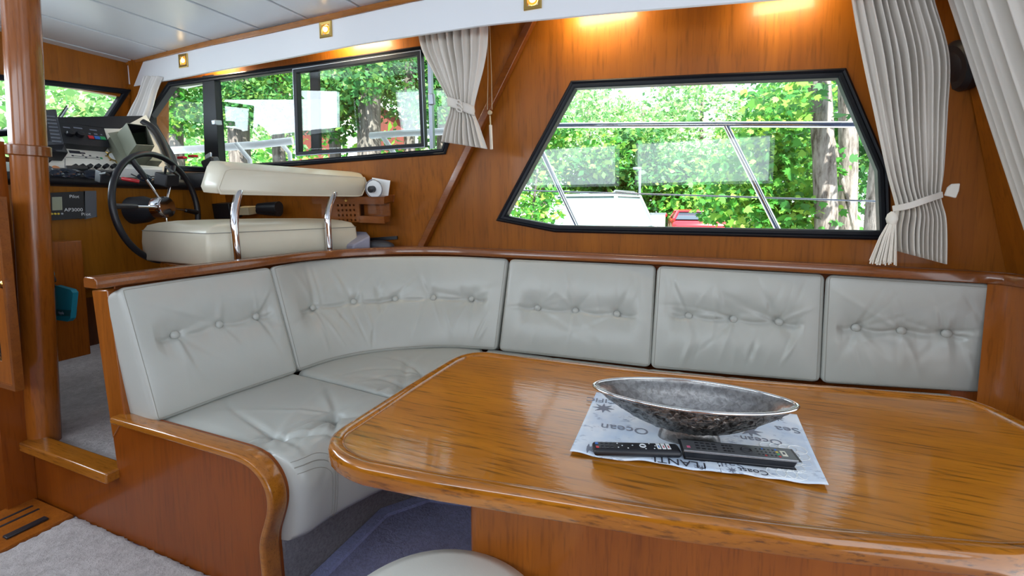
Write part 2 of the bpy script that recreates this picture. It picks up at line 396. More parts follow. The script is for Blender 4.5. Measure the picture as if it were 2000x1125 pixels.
# window frames and panes
def window(name, pl, poly, th, label):
    prof = [(-.004, -.04), (-.004, .010), (.004, .018), (.012, .012), (.016, .016), (th-.006, .016), (th, .008), (th, -.04)]
    fr = mk(name, ring(pl, poly, prof), M_frame, kind='structure', label=label, sharp=25)
    return fr
win2 = window('window_2', WA, w2, .034, 'black framed trapezoid side window looking out at the car park')
mk('pane', MB().plate(offset_poly(w2, .03), [], Plane(WA.p-WA.n*.016, WA.ux, WA.uy), .004), M_glass, win2, smooth=False)
win1 = window('window_1', WB, w1, .030, 'long black framed sliding side window beside the helm')
pl1 = Plane(WB.p-WB.n*.022, WB.ux, WB.uy); pl1.n, pl1.ux, pl1.uy = WB.n, WB.ux, WB.uy
mk('pane', MB().plate(offset_poly(w1, .026), [], pl1, .004), M_glass, win1, smooth=False)
q = lambda x, y: WB.px2(x, y)
mk('mullion', MB().plate(ccw([q(399, 150), q(420, 147), q(432, 325), q(404, 327)]), [], Plane(WB.p+WB.n*.012, WB.ux, WB.uy) if False else type('o', (), {'to3': lambda s, u, off=0: WB.to3(u, off+.012)})(), .05), M_frame, win1, smooth=False, bevel=.003)
mk('mullion', MB().plate(ccw([q(603, 140), q(618, 138), q(622, 300), q(606, 302)]), [], type('o', (), {'to3': lambda s, u, off=0: WB.to3(u, off-.012)})(), .02), M_frame, win1, smooth=False, bevel=.002)
sash = ccw([q(577, 136), q(826, 99), q(834, 288), q(583, 305)])
sp = [(0, -.012), (0, .024), (.003, .027), (.024, .027), (.027, .022), (.027, -.012)]
sa = mk('sash', ring(WB, sash, sp), M_frame, win1, sharp=25, label='black sliding sash')
mk('edge_line', ring(WB, sash, [(.001, .0265), (.001, .029), (.0045, .029), (.0045, .0265)]), M_alu, sa)
pls = type('o', (), {'to3': lambda s, u, off=0: WB.to3(u, off+.006)})()
mk('sash_pane', MB().plate(offset_poly(sash, .024), [], pls, .004), M_glass, sa, smooth=False)
latch = MB().box(WB.to3(q(431, 240), .03), (.03, .03, .055), frame(WB.ux, WB.uy))
mk('latch', latch, M_alu, win1, bevel=.004)
mk('side_channel', MB().plate(ccw([q(836, 105), q(842, 105), q(848, 290), q(841, 291)]), [], type('o', (), {'to3': lambda s, u, off=0: WB.to3(u, off+.012)})(), .03), M_alu, win1, smooth=False)
mk('channel_latch', MB().box(WB.to3(q(846, 195), .02), (.035, .06, .03), frame(WB.ux, WB.uy)), M_alu, win1, bevel=.004)

# forward bulkhead with the windshield
hp = [P(-260, 45, 'X', -3.64), P(-260, 120, 'X', -3.64), P(250, 178, 'X', -3.64), P(250, 118, 'X', -3.64)]
WS = Plane(P(80, 152, 'X', -3.66), np.array([0, -1.0, 0]), nrm(np.array([.42, 0, 1.0])))   # raked glass plane, faces aft
WS.ux = np.array([0, 1.0, 0]); WS.n = nrm(np.cross(WS.ux, np.array([.30, 0, 1.0]))); WS.uy = np.cross(WS.n, WS.ux)
ws_px = [(-400, 100), (252, 176), (206, 246), (-400, 300)]
ws = ccw([WS.px2(*k) for k in ws_px])
struct('wall_front', MB().prism([np.array(p) for p in ([-3.66, -1.45, 1.98], [-3.66, 2.1, 1.98], [-3.66, 2.1, 2.4], [-3.66, -1.45, 2.4])], (-.05, 0, 0)), M_wall, smooth=False)
cr = [WS.px2(252, 165), WS.px2(330, 165), WS.px2(330, 330), WS.px2(150, 330), WS.px2(203, 246)]
struct('trim_2', MB().plate(ccw(cr), [], WS, .03), M_wall, smooth=False)
win3 = mk('window_3', ring(WS, ws, [(-.005, -.02), (-.005, .012), (.006, .02), (.022, .02), (.028, .012), (.028, -.02)]), M_frame, kind='structure', sharp=25, label='raked black framed windshield above the dashboard')
plw = type('o', (), {'to3': lambda s, u, off=0: WS.to3(u, off-.01)})()
mk('pane', MB().plate(offset_poly(ws, .02), [], plw, .004), M_glass, win3, smooth=False)
struct('wall_front_lower', MB().box((-4.05, .3, .45), (.04, 3.8, 2.2)), M_dark, smooth=False)
struct('wall_hull', MB().box((-3.0, 2.42, .1), (3.0, .04, 1.6)), M_dark, smooth=False)

# floor, platform, ceiling, the walls behind the camera
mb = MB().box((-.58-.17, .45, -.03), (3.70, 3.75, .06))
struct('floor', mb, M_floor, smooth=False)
struct('floor_lower', MB().box((-3.2, -.25, -.62), (1.9, 2.42, .05)), M_dark, smooth=False)
struct('floor_helm', MB().box((-2.99, 1.66, .12), (2.14, 1.36, .24)), M_rug, smooth=False)
xs = [-3.97, -3.58, -3.22, -2.81, -2.405, -2.05, -1.69, -1.33, -.97, -.61, -.25, .11, .47, .83, 1.2]
mb = MB()
for a, b in zip(xs[:-1], xs[1:]):
    a2, b2 = a+.010, b-.010
    V = [(x, y, zc(x)+dz) for x, y in ((a2, -1.5), (b2, -1.5), (b2, 2.6), (a2, 2.6)) for dz in (0, .03)]
    mb.add(V, [(0, 2, 4, 6), (1, 7, 5, 3), (0, 1, 3, 2), (2, 3, 5, 4), (4, 5, 7, 6), (6, 7, 1, 0)])
mb2 = MB()
ce = struct('ceiling', mb, M_ceil, bevel=.003, smooth=False)
struct('ceiling_backing', MB().box((-.7, .2, 2.33), (6.8, 5.0, .02)), M_gap, smooth=False)
# opposite wall with two window openings, aft wall with the door opening
OW = Plane((-1.3, -1.42, 0), (-1, 0, 0), (0, 0, 1))
struct('wall_starboard', MB().plate(ccw([(-4.4, -.7), (2.7, -.7), (2.7, 2.45), (-4.4, 2.45)]), [ccw([(-1.7, 1.5), (-.1, 1.5), (-.1, 2.06), (-1.7, 2.06)]), ccw([(.1, 1.5), (1.7, 1.5), (1.7, 2.06), (.1, 2.06)])], OW, .05), M_wall, smooth=False)
cA, cB = P(1868, 40, 'Y', 2.31), P(1968, 545, 'Y', 2.31)
AW = Plane(cB, nrm(np.array([.10, -1.0, 0])), nrm(cA-cB)); AW.ux = nrm(np.array([.10, -1.0, 0]))
AW.n = nrm(np.cross(AW.ux, nrm(cA-cB))); AW.n = AW.n if AW.n[0] < 0 else -AW.n; AW.uy = nrm(cA-cB-AW.ux*((cA-cB)@AW.ux))
AW.ux = np.cross(AW.uy, AW.n)
pa = [cB+(cB-cA)*1.15, cA+(cA-cB)*.5, cA+(cA-cB)*.5+np.array([.08, -.75, 0]), cB+(cB-cA)*1.15+np.array([.08, -.75, 0])]
struct('wall_aft', MB().plate(ccw([AW.to2(p) for p in pa]), [], AW, .04), M_wall, smooth=False)
struct('wall_aft_header', MB().box((1.3, 0, 2.28), (.04, 2.9, .22)), M_wall, smooth=False)

# valance with its wooden cap along the ceiling edge
VY = 2.02
vb = [P(x, y, 'Y', VY) for x, y in ((250, 171), (400, 142), (560, 113), (700, 86), (830, 66), (950, 48), (1200, 24), (1500, -1))]
vt = [P(x, y, 'Y', VY) for x, y in ((250, 128), (400, 92), (530, 65), (670, 34), (810, 3))]
vb = resample(np.array(vb+[np.array([.62, VY, vb[-1][2]-.035]), np.array([1.06, VY, vb[-1][2]-.09])]), 40)
vt = [np.array([p[0], VY, np.interp(p[0], [t[0] for t in vt]+[0, 1.1], [t[2] for t in vt]+[2.235, 2.20])]) for p in vb]
mb = MB(); mb.loft([[b, t, t+np.array([0, .018, 0]), b+np.array([0, .018, 0])] for b, t in zip(vb, vt)])
struct('trim_3', mb, M_val, bevel=.002)
mb = MB(); mb.loft([[t+np.array([0, -.010, 0]), t+np.array([0, -.010, .030]), t+np.array([0, .03, .030]), t+np.array([0, .03, 0])] for t in vt])
struct('trim_4', mb, M_trimx, bevel=.003)

# recessed spotlights in the valance, each lighting the wall behind it
for i, (x, y, lab) in enumerate(((359, 119, 'small square brass spotlight nearest the windshield'), (637, 58, 'small square brass spotlight above the long sliding window'), (1041, 0, 'small square brass spotlight above the diagonal wall trim'), (1420, -42, 'small square brass spotlight above the trapezoid window'))):
    c = P(x, y, 'Y', VY); zl = np.interp(c[0], [p[0] for p in vb], [p[2] for p in vb])
    t = thing('spotlight', lab+', set in the white valance', 'spotlight', (c[0], VY, c[2]), 'spotlights in the valance')
    h = .042
    pv = Plane((c[0], VY, c[2]), (1, 0, 0), (0, 0, 1))
    sq = [(-h, -h), (h, -h), (h, h), (-h, h)]
    mk('bezel', ring(pv, sq, [(0, 0), (0, .006), (.003, .008), (.016, .006), (.019, -.002), (.019, -.0)]), M_brass, t, sharp=25)
    mk('reflector', MB().lathe([(.001, .001), (.022, .001), (.026, .0035), (.0265, .001)], c, (0, -1, 0), 20), M_bulbw, t)
    mk('bulb', MB().ell(c+np.array([0, -.006, 0]), (.015, .006, .013)), M_bulb, t)
    gw = (WB.at(440, 122), WB.at(705, 84), WA.at(1175, 24), WA.at(1535, 0))[i]; gn = (WB.n, WB.n, WA.n, WA.n)[i]
    lp = gw+gn*.12+np.array([0, 0, .02]); lp[1] = max(lp[1], VY+.075)
    light('spot_bulb', 'AREA', lp, (4.5, 4.8, 4.0, 2.2)[i], (1.0, .84, .54), size=(.16, .26, .30, .24)[i], sizey=.05, target=gw-np.array([0, 0, .05]))

# post between saloon and helm
p0, p1 = P(78, 700, 'Y', 1.0), P(47, 120, 'Y', 1.0)
px = lambda z: p0+(p1-p0)*((z-p0[2])/(p1[2]-p0[2]))
mb = MB().tube([px(z) for z in (.235, .8, 1.42, 2.26)], .055, 28)
post = mk('pillar', mb, M_trimz, kind='structure', label='round varnished wooden post beside the helm step')
mk('collar', MB().lathe([(.056, -.022), (.066, -.02), (.066, .02), (.056, .022)], px(P(45, 295, 'Y', 1.0)[2]), nrm(p1-p0), 28), M_rail, post, bevel=.003)

# ================================================================ the settee
ZB, ZT = .965, 1.005                                   # underside and top of the back rail
rail_px = [(188, 565), (260, 554), (360, 541), (450, 530), (530, 518), (590, 509), (640, 504), (690, 500), (735, 498), (800, 496.5), (860, 497), (930, 500), (1000, 504), (1140, 510), (1282, 517), (1450, 526), (1612, 535), (1780, 546), (1920, 554)]
rp = [P(x, y, 'Z', ZB) for x, y in rail_px]
rin = smoothpath(rp, 90)
# soften: replace by a clean line - arc - line with the same run
kern = np.ones(9)/9
rs = np.stack([np.convolve(np.pad(rin[:, k], 4, mode='reflect', reflect_type='odd'), kern, 'valid') for k in range(3)], 1)
rail_end = [rs[-1]+np.array([.045, -.02, 0]), rs[-1]+np.array([.075, -.075, 0]), rs[-1]+np.array([.085, -.16, 0]), rs[-1]+np.array([.095, -.45, 0])]
railpath = np.concatenate([rs, np.array(rail_end)])
set_loc = (-1.5, 1.5, 0)
settee = thing('settee', 'built-in U-shaped varnished wooden settee frame around the dining table, without its cushions', 'settee', set_loc)
prof = [(0, 0), (0, .030), (-.006, .040), (-.064, .040), (-.070, .030), (-.070, 0)]
prof = [(-a, b) for a, b in prof]
mb = MB().sweep(railpath, [(-a if False else -a, b) for a, b in prof][::-1])
mk('back_rail', mb, M_rail, settee, bevel=.004)
mk('rail_groove', MB().sweep(railpath+np.array([0, 0, .0405]), [(-.046, 0), (-.043, 0), (-.043, .0008), (-.046, .0008)]), M_dark, settee)
# backing panels under the rail
nrmls = []
for i in range(len(railpath)):
    t = nrm(railpath[min(i+1, len(railpath)-1)]-railpath[max(i-1, 0)]); nrmls.append(np.array([-t[1], t[0], 0]))
back = [[p+n_*.062, p+n_*.07, np.array([*(p+n_*.07)[:2], 0.03]), np.array([*(p+n_*.062)[:2], .03])] for p, n_ in zip(railpath, nrmls) if p[1] > YP+.012 or p[0] > 0]
mk('back_panel', MB().loft(back), M_panel, settee)
iw = [i for i in range(len(railpath)) if railpath[i][0] > -1.75 and i < len(railpath)-4]
led = [railpath[i]+nrmls[i]*.066 for i in iw]; wal = [WA.to3((WA.to2(railpath[i])[0], ZB), .002) for i in iw]
mk('ledge', MB().loft([[a+np.array([0, 0, .036]), np.array([w[0], w[1], ZB+.036]), np.array([w[0], w[1], ZB+.01]), a+np.array([0, 0, .01])] for a, w in zip(led, wal)]), M_rail, settee)
# end panel with its curved front edge
pe = lambda x, y: P(x, y, 'Y', YP)
curve = smoothpath([pe(*k) for k in ((462, 873), (486, 881), (508, 893), (526, 911), (540, 934), (548, 960), (549, 988), (543, 1015), (536, 1040), (534, 1062), (537, 1095), (545, 1187))], 44)
arm = np.concatenate([[pe(238, 810)], [pe(350, 841)], curve]); arm[:, 2] = np.maximum(arm[:, 2], 0)
pl_ = [pe(62, 850), pe(228, 925)]
outline = [np.array([-2.60, YP, .0])]+[np.array([-2.60, YP, .235]), np.array([-1.965, YP, .235])]+[pe(181, 568), pe(211, 566)]+list(arm)
outline[-1] = np.array([outline[-1][0], YP, 0.0])
EPl = Plane((0, YP, 0), (1, 0, 0), (0, 0, 1))
mk('end_panel', MB().plate(ccw([EPl.to2(p) for p in outline]), [], EPl, .03), M_panel, settee, smooth=False)
# stile: raised paler strip on the panel's reclined edge
st = [pe(181, 567), pe(212, 565), pe(226, 690), pe(249, 812), pe(226, 925), pe(206, 745)]
mk('stile', MB().prism([p+np.array([0, -.004, 0]) for p in [pe(181, 567), pe(212, 566), pe(229, 700), pe(246, 813), pe(222, 855), pe(206, 745)]], (0, .03, 0)), M_trimz, settee, bevel=.004)
# arm moulding following the curve
mk('arm_moulding', MB().sweep(arm, [(-.020, -.018), (.034, -.018), (.038, -.014), (.038, .001), (.032, .006), (-.014, .006), (-.020, .001), (-.020, -.014)], up=[np.array([0, 0, 1.0])]*2+[np.array([-(b-a)[2], 0, (b-a)[0]])*1.0 for a, b in zip(curve[:-1], curve[1:])]+[np.array([1.0, 0, 0])]), M_trimx, settee, bevel=.004)
# carpeted base below the seats and its binding strip on the floor
mk('carpet_base', MB().prism([np.array([*p, 0.002]) for p in ((-1.173, YP+.03), (-1.173, 1.45), (-1.05, 1.62), (-.8, 1.68), (.93, 1.68), (.93, 2.05), (-1.7, 2.05), (-1.7, YP+.03))], (0, 0, .33)), M_base, settee)
mk('base_binding', MB().sweep([np.array(p) for p in ((-1.165, YP, .0), (-1.165, 1.45, .0), (-1.04, 1.615, 0), (-.8, 1.665, 0), (.9, 1.665, 0))], [(-.004, .0), (.042, .0), (.040, .012), (-.004, .014)]), M_strip, settee)
# aft end panel on the far right
ae = railpath[-5:]
mk('aft_end_panel', MB().prism([np.array([p[0]+.012, p[1], 0.05]) for p in ae]+[np.array([p[0]+.05, p[1], 0.05]) for p in ae[::-1]], (0, 0, ZB-.05)), M_trimz, settee)

# ---------------------------------------------------------------- cushions
def cushion(name, label, group, top, bot, th2, buttons, nu, nv, seed, puff=.016, er=.017, rc=.030, ripple=0.0, dimple=.026, mat_=None):
    r_ = np.random.default_rng(seed); mat_ = mat_ or M_leather
    T, Bm = resample(np.array(top), nu), resample(np.array(bot), nu)
    Wd = (np.linalg.norm(np.diff(T, axis=0), axis=1).sum()+np.linalg.norm(np.diff(Bm, axis=0), axis=1).sum())/2
    H = np.linalg.norm(T[nu//2]-Bm[nu//2])
    def sp(n): t = np.linspace(0, 1, n); e = np.array([0, .004, .012, .024, .04]); return np.unique(np.r_[e, np.linspace(.055, .945, n-10), 1-e])
    us, vs = sp(nu+10), sp(nv+10); U, Vv = np.meshgrid(us, vs, indexing='ij')
    A, Bq = np.minimum(U, 1-U)*Wd, np.minimum(Vv, 1-Vv)*H
    # round the corners in plan
    x, y = np.clip(1-A/rc, 0, 1), np.clip(1-Bq/rc, 0, 1); x2, y2 = x*np.sqrt(1-y*y/2), y*np.sqrt(1-x*x/2)
    U2 = np.where(U < .5, (A+(x-x2)*rc)/Wd, 1-(A+(x-x2)*rc)/Wd); V2 = np.where(Vv < .5, (Bq+(y-y2)*rc)/H, 1-(Bq+(y-y2)*rc)/H)
    g = np.linspace(0, 1, nu)
    S = np.stack([np.interp(U2, g, T[:, k])*(1-V2)+np.interp(U2, g, Bm[:, k])*V2 for k in range(3)], -1)
    du, dv = np.gradient(S, axis=0), np.gradient(S, axis=1); N = np.cross(du, dv); N /= np.linalg.norm(N, axis=-1, keepdims=True)
    if (N[len(us)//2, len(vs)//2]@(CAM-S[len(us)//2, len(vs)//2])) < 0: N = -N
    f = lambda d: np.sqrt(np.clip(1-(1-np.clip(d/er, 0, 1))**2, 0, 1))
    edge = np.minimum(f(A), f(Bq)); h = er*(edge-1)
    body = (1-np.abs(2*U-1)**5)*(1-np.abs(2*Vv-1)**4); h += puff*body
    Xm, Ym = U*Wd, Vv*H; fade = np.clip(np.minimum(A, Bq)/.06, 0, 1)
    for (bu, bv) in buttons:
        dx, dy = Xm-bu*Wd, Ym-bv*H; rr = np.hypot(dx, dy); th_ = np.arctan2(dy, dx)
        h -= dimple*np.exp(-(rr/.055)**1.3)+dimple*.55*np.exp(-(rr/.018)**2)
        for k in range(9):
            a = r_.uniform(-math.pi, math.pi); L = r_.uniform(.06, .16); w = r_.uniform(.008, .018); amp = r_.uniform(-.010, .007)
            d_ = np.angle(np.exp(1j*(th_-a+.7*rr*r_.uniform(-1, 1))))*rr
            h += fade*amp*np.exp(-(d_/w)**2)*np.exp(-rr/L)*np.clip(rr/.02, 0, 1)*(np.abs(np.angle(np.exp(1j*(th_-a)))) < 1.4)
    bs = sorted(buttons)
    for (a, b) in zip([(bs[0][0]-.5*(1 if len(bs) < 2 else (bs[1][0]-bs[0][0])), bs[0][1])]+bs, bs+[(bs[-1][0]+.5*(1 if len(bs) < 2 else bs[-1][0]-bs[-2][0]), bs[-1][1])]) if len(bs) > 1 else []:
        t = np.clip((U-a[0])/(b[0]-a[0]), 0, 1); yy = (a[1]+(b[1]-a[1])*t)*H+.012*np.sin(math.pi*t)
        inside = np.clip(np.minimum(U-a[0], b[0]-U)/(.35*(b[0]-a[0])), 0, 1)
        h -= .010*inside*np.exp(-((Ym-yy)/.010)**2); h -= .010*inside*np.exp(-((Ym-yy)/.06)**2)
    if ripple:
        for k in range(26):
            cx, cy, w, L = r_.uniform(.05, .95)*Wd, r_.uniform(.15, .95)*H, r_.uniform(.007, .016), r_.uniform(.04, .11); sl = r_.uniform(-.5, .5)
            d_ = (Xm-cx)+(Ym-cy)*sl
            h += fade*ripple*r_.uniform(-1, 1)*np.exp(-(d_/w)**2)*np.exp(-((Ym-cy)/L)**2)
    lo_ = -.034; h = np.where(h < lo_+.012, lo_+.012*np.exp((np.minimum(h, lo_+.012)-lo_-.012)/.012), h)
    G = S+N*h[..., None]; a, b = G.shape[:2]
    mb = MB().grid(G); idx = lambda i, j: i*b+j
    border = [idx(i, 0) for i in range(a)]+[idx(a-1, j) for j in range(1, b)]+[idx(i, b-1) for i in range(a-2, -1, -1)]+[idx(0, j) for j in range(b-2, 0, -1)]
    Nf = N.reshape(-1, 3); Nc = N[a//2, b//2]
    flip = np.cross(G[1, 0]-G[0, 0], G[0, 1]-G[0, 0])@N[0, 0] < 0
    base = len(mb.v); k = len(border); mid = S.reshape(-1, 3).mean(0)
    th = th2[0]+(th2[1]-th2[0])*V2[..., None]
    mb.v += [tuple(p) for p in (S-N*(th-er)+(mid-S)*.012).reshape(-1, 3)]
    mb.f += [(base+i*b+j, base+(i+1)*b+j, base+(i+1)*b+j+1, base+i*b+j+1) for i in range(a-1) for j in range(b-1)]
    mb.f += [(border[i], border[(i+1) % k], base+border[(i+1) % k], base+border[i]) for i in range(k)]
    mb.m = [0]*len(mb.f)
    c = np.array(G.reshape(-1, 3)); loc = (c[:, 0].mean(), c[:, 1].mean(), c[:, 2].min())
    root = thing(name, label, 'cushion', loc, group)
    cov = mk('cover', mb, mat_, root, sharp=65)
    bm_ = cov.data
    import bmesh
    b_ = bmesh.new(); b_.from_mesh(bm_); bmesh.ops.recalc_face_normals(b_, faces=b_.faces); b_.to_mesh(bm_); b_.free()
    # stitched seam just inside the border
    ii = [int(np.argmin(np.abs(us-v))) for v in (.013/Wd, 1-.013/Wd)]; jj = [int(np.argmin(np.abs(vs-v))) for v in (.013/H, 1-.013/H)]
    loop = [G[i, jj[0]] for i in range(ii[0], ii[1])]+[G[ii[1], j] for j in range(jj[0], jj[1])]+[G[i, jj[1]] for i in range(ii[1], ii[0], -1)]+[G[ii[0], j] for j in range(jj[1], jj[0], -1)]
    mk('seam', MB().tube(loop, .0013, 5, closed=True), M_stitch, cov)
    for (bu, bv) in buttons:
        i, j = int(np.argmin(np.abs(us-bu))), int(np.argmin(np.abs(vs-bv)))
        fr = frame(du[i, j], np.cross(N[i, j], du[i, j])); fr = np.stack([nrm(du[i, j]), nrm(np.cross(N[i, j], du[i, j])), N[i, j]], 1)
        mk('button', MB().ell(G[i, j]+N[i, j]*.009, (.0165, .0165, .010), 18, fr), mat_, root)
    return root
GC = 'cream leather back cushions of the settee'
ZC, ZS = .962, .487
tp = lambda *a: [P(x, y, 'Z', ZC) for x, y in a]
def botline(px_):
    out = []
    for x, y in px_:
        p = P(x, y, 'Z', ZS)
        lim = 2.155+.035*(p[0]+.98)
        if p[0] > -1.0 and p[1] > lim: p = P(x, y, 'Y', lim)
        out.append(p)
    return out
cushion('back_cushion', 'cream back cushion with three buttons against the end of the settee beside the helm step', GC,
        tp((229, 562), (370, 541), (530, 520)), botline([(303, 828), (440, 776), (584, 727)]), (.085, .20), [(.25, .42), (.53, .42), (.80, .42)], 130, 96, 1)
ct = smoothpath(tp((530, 520), (600, 508), (700, 501), (800, 499), (900, 500), (993, 504)), 60); cb = smoothpath(botline([(582, 726), (650, 704), (720, 690), (800, 682), (880, 679), (970, 684)]), 60)
cushion('back_cushion', 'curved cream corner back cushion with five buttons', GC, ct, cb, (.06, .15), [(.16, .47), (.33, .47), (.50, .47), (.67, .47), (.845, .47)], 170, 100, 2, ripple=.009)
cushion('back_cushion', 'cream back cushion with three buttons, immediately right of the curved corner cushion', GC, tp((994, 505), (1140, 511), (1282, 517)), botline([(973, 685), (1120, 701), (1271, 718)]), (.06, .15), [(.24, .51), (.50, .51), (.77, .51)], 120, 90, 3, ripple=.002)
cushion('back_cushion', 'creased cream back cushion, middle one of the three flat ones behind the bowl', GC, tp((1283, 518), (1450, 527), (1613, 535)), botline([(1270, 719), (1440, 734), (1603, 748)]), (.06, .15), [(.23, .47), (.50, .47), (.765, .47)], 120, 90, 14, ripple=.008)
cushion('back_cushion', 'cream three-button back cushion at the right end of the settee, below the tasselled curtain', GC, tp((1614, 536), (1780, 546), (1943, 557)), botline([(1603, 749), (1770, 760), (1930, 770)]), (.05, .10), [(.22, .47), (.50, .47), (.765, .47)], 120, 90, 5, ripple=.003)

# seat cushions: profile across the seat, swept along it
def seat(name, label, backs, fronts, zt, buttons, seed, zlow=.235, NS=80):
    """backs / fronts: 3D lists along the run (same length); the front edge rolls over and down"""
    n = 90; Bk, Fr = smoothpath(backs, n), smoothpath(fronts, n); r_ = np.random.default_rng(seed); rows = []
    run = np.r_[0, np.cumsum(np.linalg.norm(np.diff((Bk+Fr)/2, axis=0), axis=1))]; Lr = run[-1]
    for i in range(n):
        b, f = Bk[i], Fr[i]; d = nrm((f-b)*np.array([1, 1, 0])); w = np.linalg.norm((f-b)[:2]); zt_ = b[2]; zf = f[2]; pr = []
        rad = .105
        for s in np.linspace(0, 1, NS): pr.append((s*(w-rad), zt_+(zf-zt_)*s, 0))
        for a in np.linspace(0, math.pi/2, 12)[1:]: pr.append((w-rad+rad*math.sin(a), zf-rad+rad*math.cos(a), 1))
        for s in np.linspace(0, 1, 9)[1:]: pr.append((w-.012*s*s-.0, zf-rad-s*(zf-rad-zlow), 1))
        for s, (ox, oz) in enumerate(((-.015, -.02), (-.06, -.028), (-.2, -.028))): pr.append((w-.012+ox, zlow+oz, 1))
        end = np.clip(min(run[i], Lr-run[i])/.022, 0, 1); dz = -.022*(1-math.sqrt(max(0, 1-(1-end)**2)))
        e2 = np.clip(min(run[i], Lr-run[i])/.075, 0, 1); px_ = .045*(1-math.sqrt(max(0, 1-(1-e2)**2)))
        rows.append([b+d*(x-px_*min(1, max(0, (x/w-.55)/.35)))+np.array([0, 0, z-b[2]+dz*(1 if k == 0 else .4)]) for x, z, k in pr])
    G = np.array(rows); du, dv = np.gradient(G, axis=0), np.gradient(G, axis=1); N = np.cross(dv, du); N /= np.linalg.norm(N, axis=-1, keepdims=True)
    if N[n//2, 20][2] < 0: N = -N
    Sx = np.r_[0, np.cumsum(np.linalg.norm(np.diff(G[n//2], axis=0), axis=1))]; X, Yr = np.meshgrid(Sx, run)
    h = np.zeros(X.shape); fade = np.clip(np.minimum(Yr, Lr-Yr)/.05, 0, 1)
    for (bu, bx) in buttons:
        dx, dy = X-bx, Yr-bu*Lr; rr = np.hypot(dx, dy); th_ = np.arctan2(dy, dx)
        h -= .034*np.exp(-(rr/.070)**1.2)+.020*np.exp(-(rr/.016)**2)
        for k in range(15):
            a = r_.uniform(-math.pi, math.pi); L = r_.uniform(.08, .20); w = r_.uniform(.008, .018); amp = r_.uniform(-.030, .018)
            bend = r_.uniform(-.7, .7); da = np.angle(np.exp(1j*(th_-a+bend*rr)))
            h += fade*amp*np.exp(-(da*rr/w)**2)*np.exp(-rr/L)*np.clip(rr/.02, 0, 1)*(np.abs(da) < 1.3)
    h += .012*fade*(1-np.abs(2*Yr/Lr-1)**4)*np.clip(1-np.abs(2*X/.6-1)**2, 0, 1)
    G2 = G+N*h[..., None]
    mb = MB().grid(G2)
    k, bcols = G2.shape[:2]
    for e in (0, k-1): mb.f.append(tuple(e*bcols+j for j in range(bcols))[::(1 if e else -1)]); mb.m.append(0)
    root = thing(name, label, 'cushion', (G[:, :, 0].mean(), G[:, :, 1].mean(), zlow-.028), 'cream leather seat cushions of the settee')
    cov = mk('cover', mb, M_leather, root, sharp=70)
    import bmesh
    b_ = bmesh.new(); b_.from_mesh(cov.data); bmesh.ops.recalc_face_normals(b_, faces=b_.faces); b_.to_mesh(cov.data); b_.free()
    return root, cov, G2, N, run
zs = .482
sb = [(-1.80, .99, zs), (-1.78, 1.2, zs), (-1.74, 1.40, zs), (-1.70, 1.535, zs)]
sf = [(-1.085, .99, zs), (-1.075, 1.12, zs), (-1.01, 1.30, zs), (-.93, 1.46, zs)]
s1, cov, G2, N2, run = seat('seat_cushion', 'cream leather seat cushion with rolled stitched front, beside the wooden end panel', sb, sf, zs, [(.20, .50), (.62, .50)], 3)
# double stitch lines on the rolled front, with a rounded corner
def gsamp(G_, fi, fj):
    i, j = int(fi), int(fj); a_, b_ = fi-i, fj-j
    return G_[i, j]*(1-a_)*(1-b_)+G_[i+1, j]*a_*(1-b_)+G_[i, j+1]*(1-a_)*b_+G_[i+1, j+1]*a_*b_
for off, wd in ((0, .0010), (.010, .0018), (.020, .0010)):
    ip = float(np.interp(.120+off, run, np.arange(len(run)))); j0 = 80+6.5-off*140; i0 = 2.0; ci, cj = 14.0, 4.0; uv = []
    uv += [(i_, j0) for i_ in np.linspace(i0, ip-ci, 12)]+[(ip-ci+ci*math.sin(t), j0+cj*(1-math.cos(t))) for t in np.linspace(.1, math.pi/2, 10)]+[(ip, j_) for j_ in np.linspace(j0+cj+1, 80+11+9, 12)]
    mk('stitch_line', MB().tube([gsamp(G2, *q_)+gsamp(N2, *q_)*.0006 for q_ in uv], wd, 6), M_stitch, cov)
cbk = [(-1.70, 1.55, zs), (-1.66, 1.78, zs), (-1.52, 1.98, zs), (-1.25, 2.13, zs), (-1.05, 2.18, zs)]
cfr = [(-.93, 1.475, zs), (-.91, 1.50, zs), (-.88, 1.53, zs), (-.84, 1.56, zs), (-.80, 1.58, zs)]
seat('seat_cushion', 'cream leather corner seat cushion behind the table corner', cbk, cfr, zs, [(.28, .50), (.55, .42)], 9)
seat('seat_cushion', 'long cream leather seat cushion along the side wall behind the table', [(-1.04, 2.18, zs), (-.3, 2.19, zs), (.4, 2.20, .50), (.93, 2.21, .53)], [(-.79, 1.58, zs), (-.3, 1.59, zs), (.4, 1.62, .49), (.93, 1.64, .51)], zs, [(.2, .3), (.5, .3), (.8, .3)], 12)

# ================================================================ helm step
th_ = thing('threshold_trim', 'varnished wooden nosing along the edge of the carpeted helm step', 'step trim', (-2.26, YP-.02, .24))
mk('nosing', MB().box((-2.262, YP-.005, .258), (.60, .075, .040)), M_trimx, th_, bevel=.006)
mk('metal_edge', MB().box((-2.24, YP+.048, .247), (.52, .016, .012)), M_alu, th_, bevel=.003)
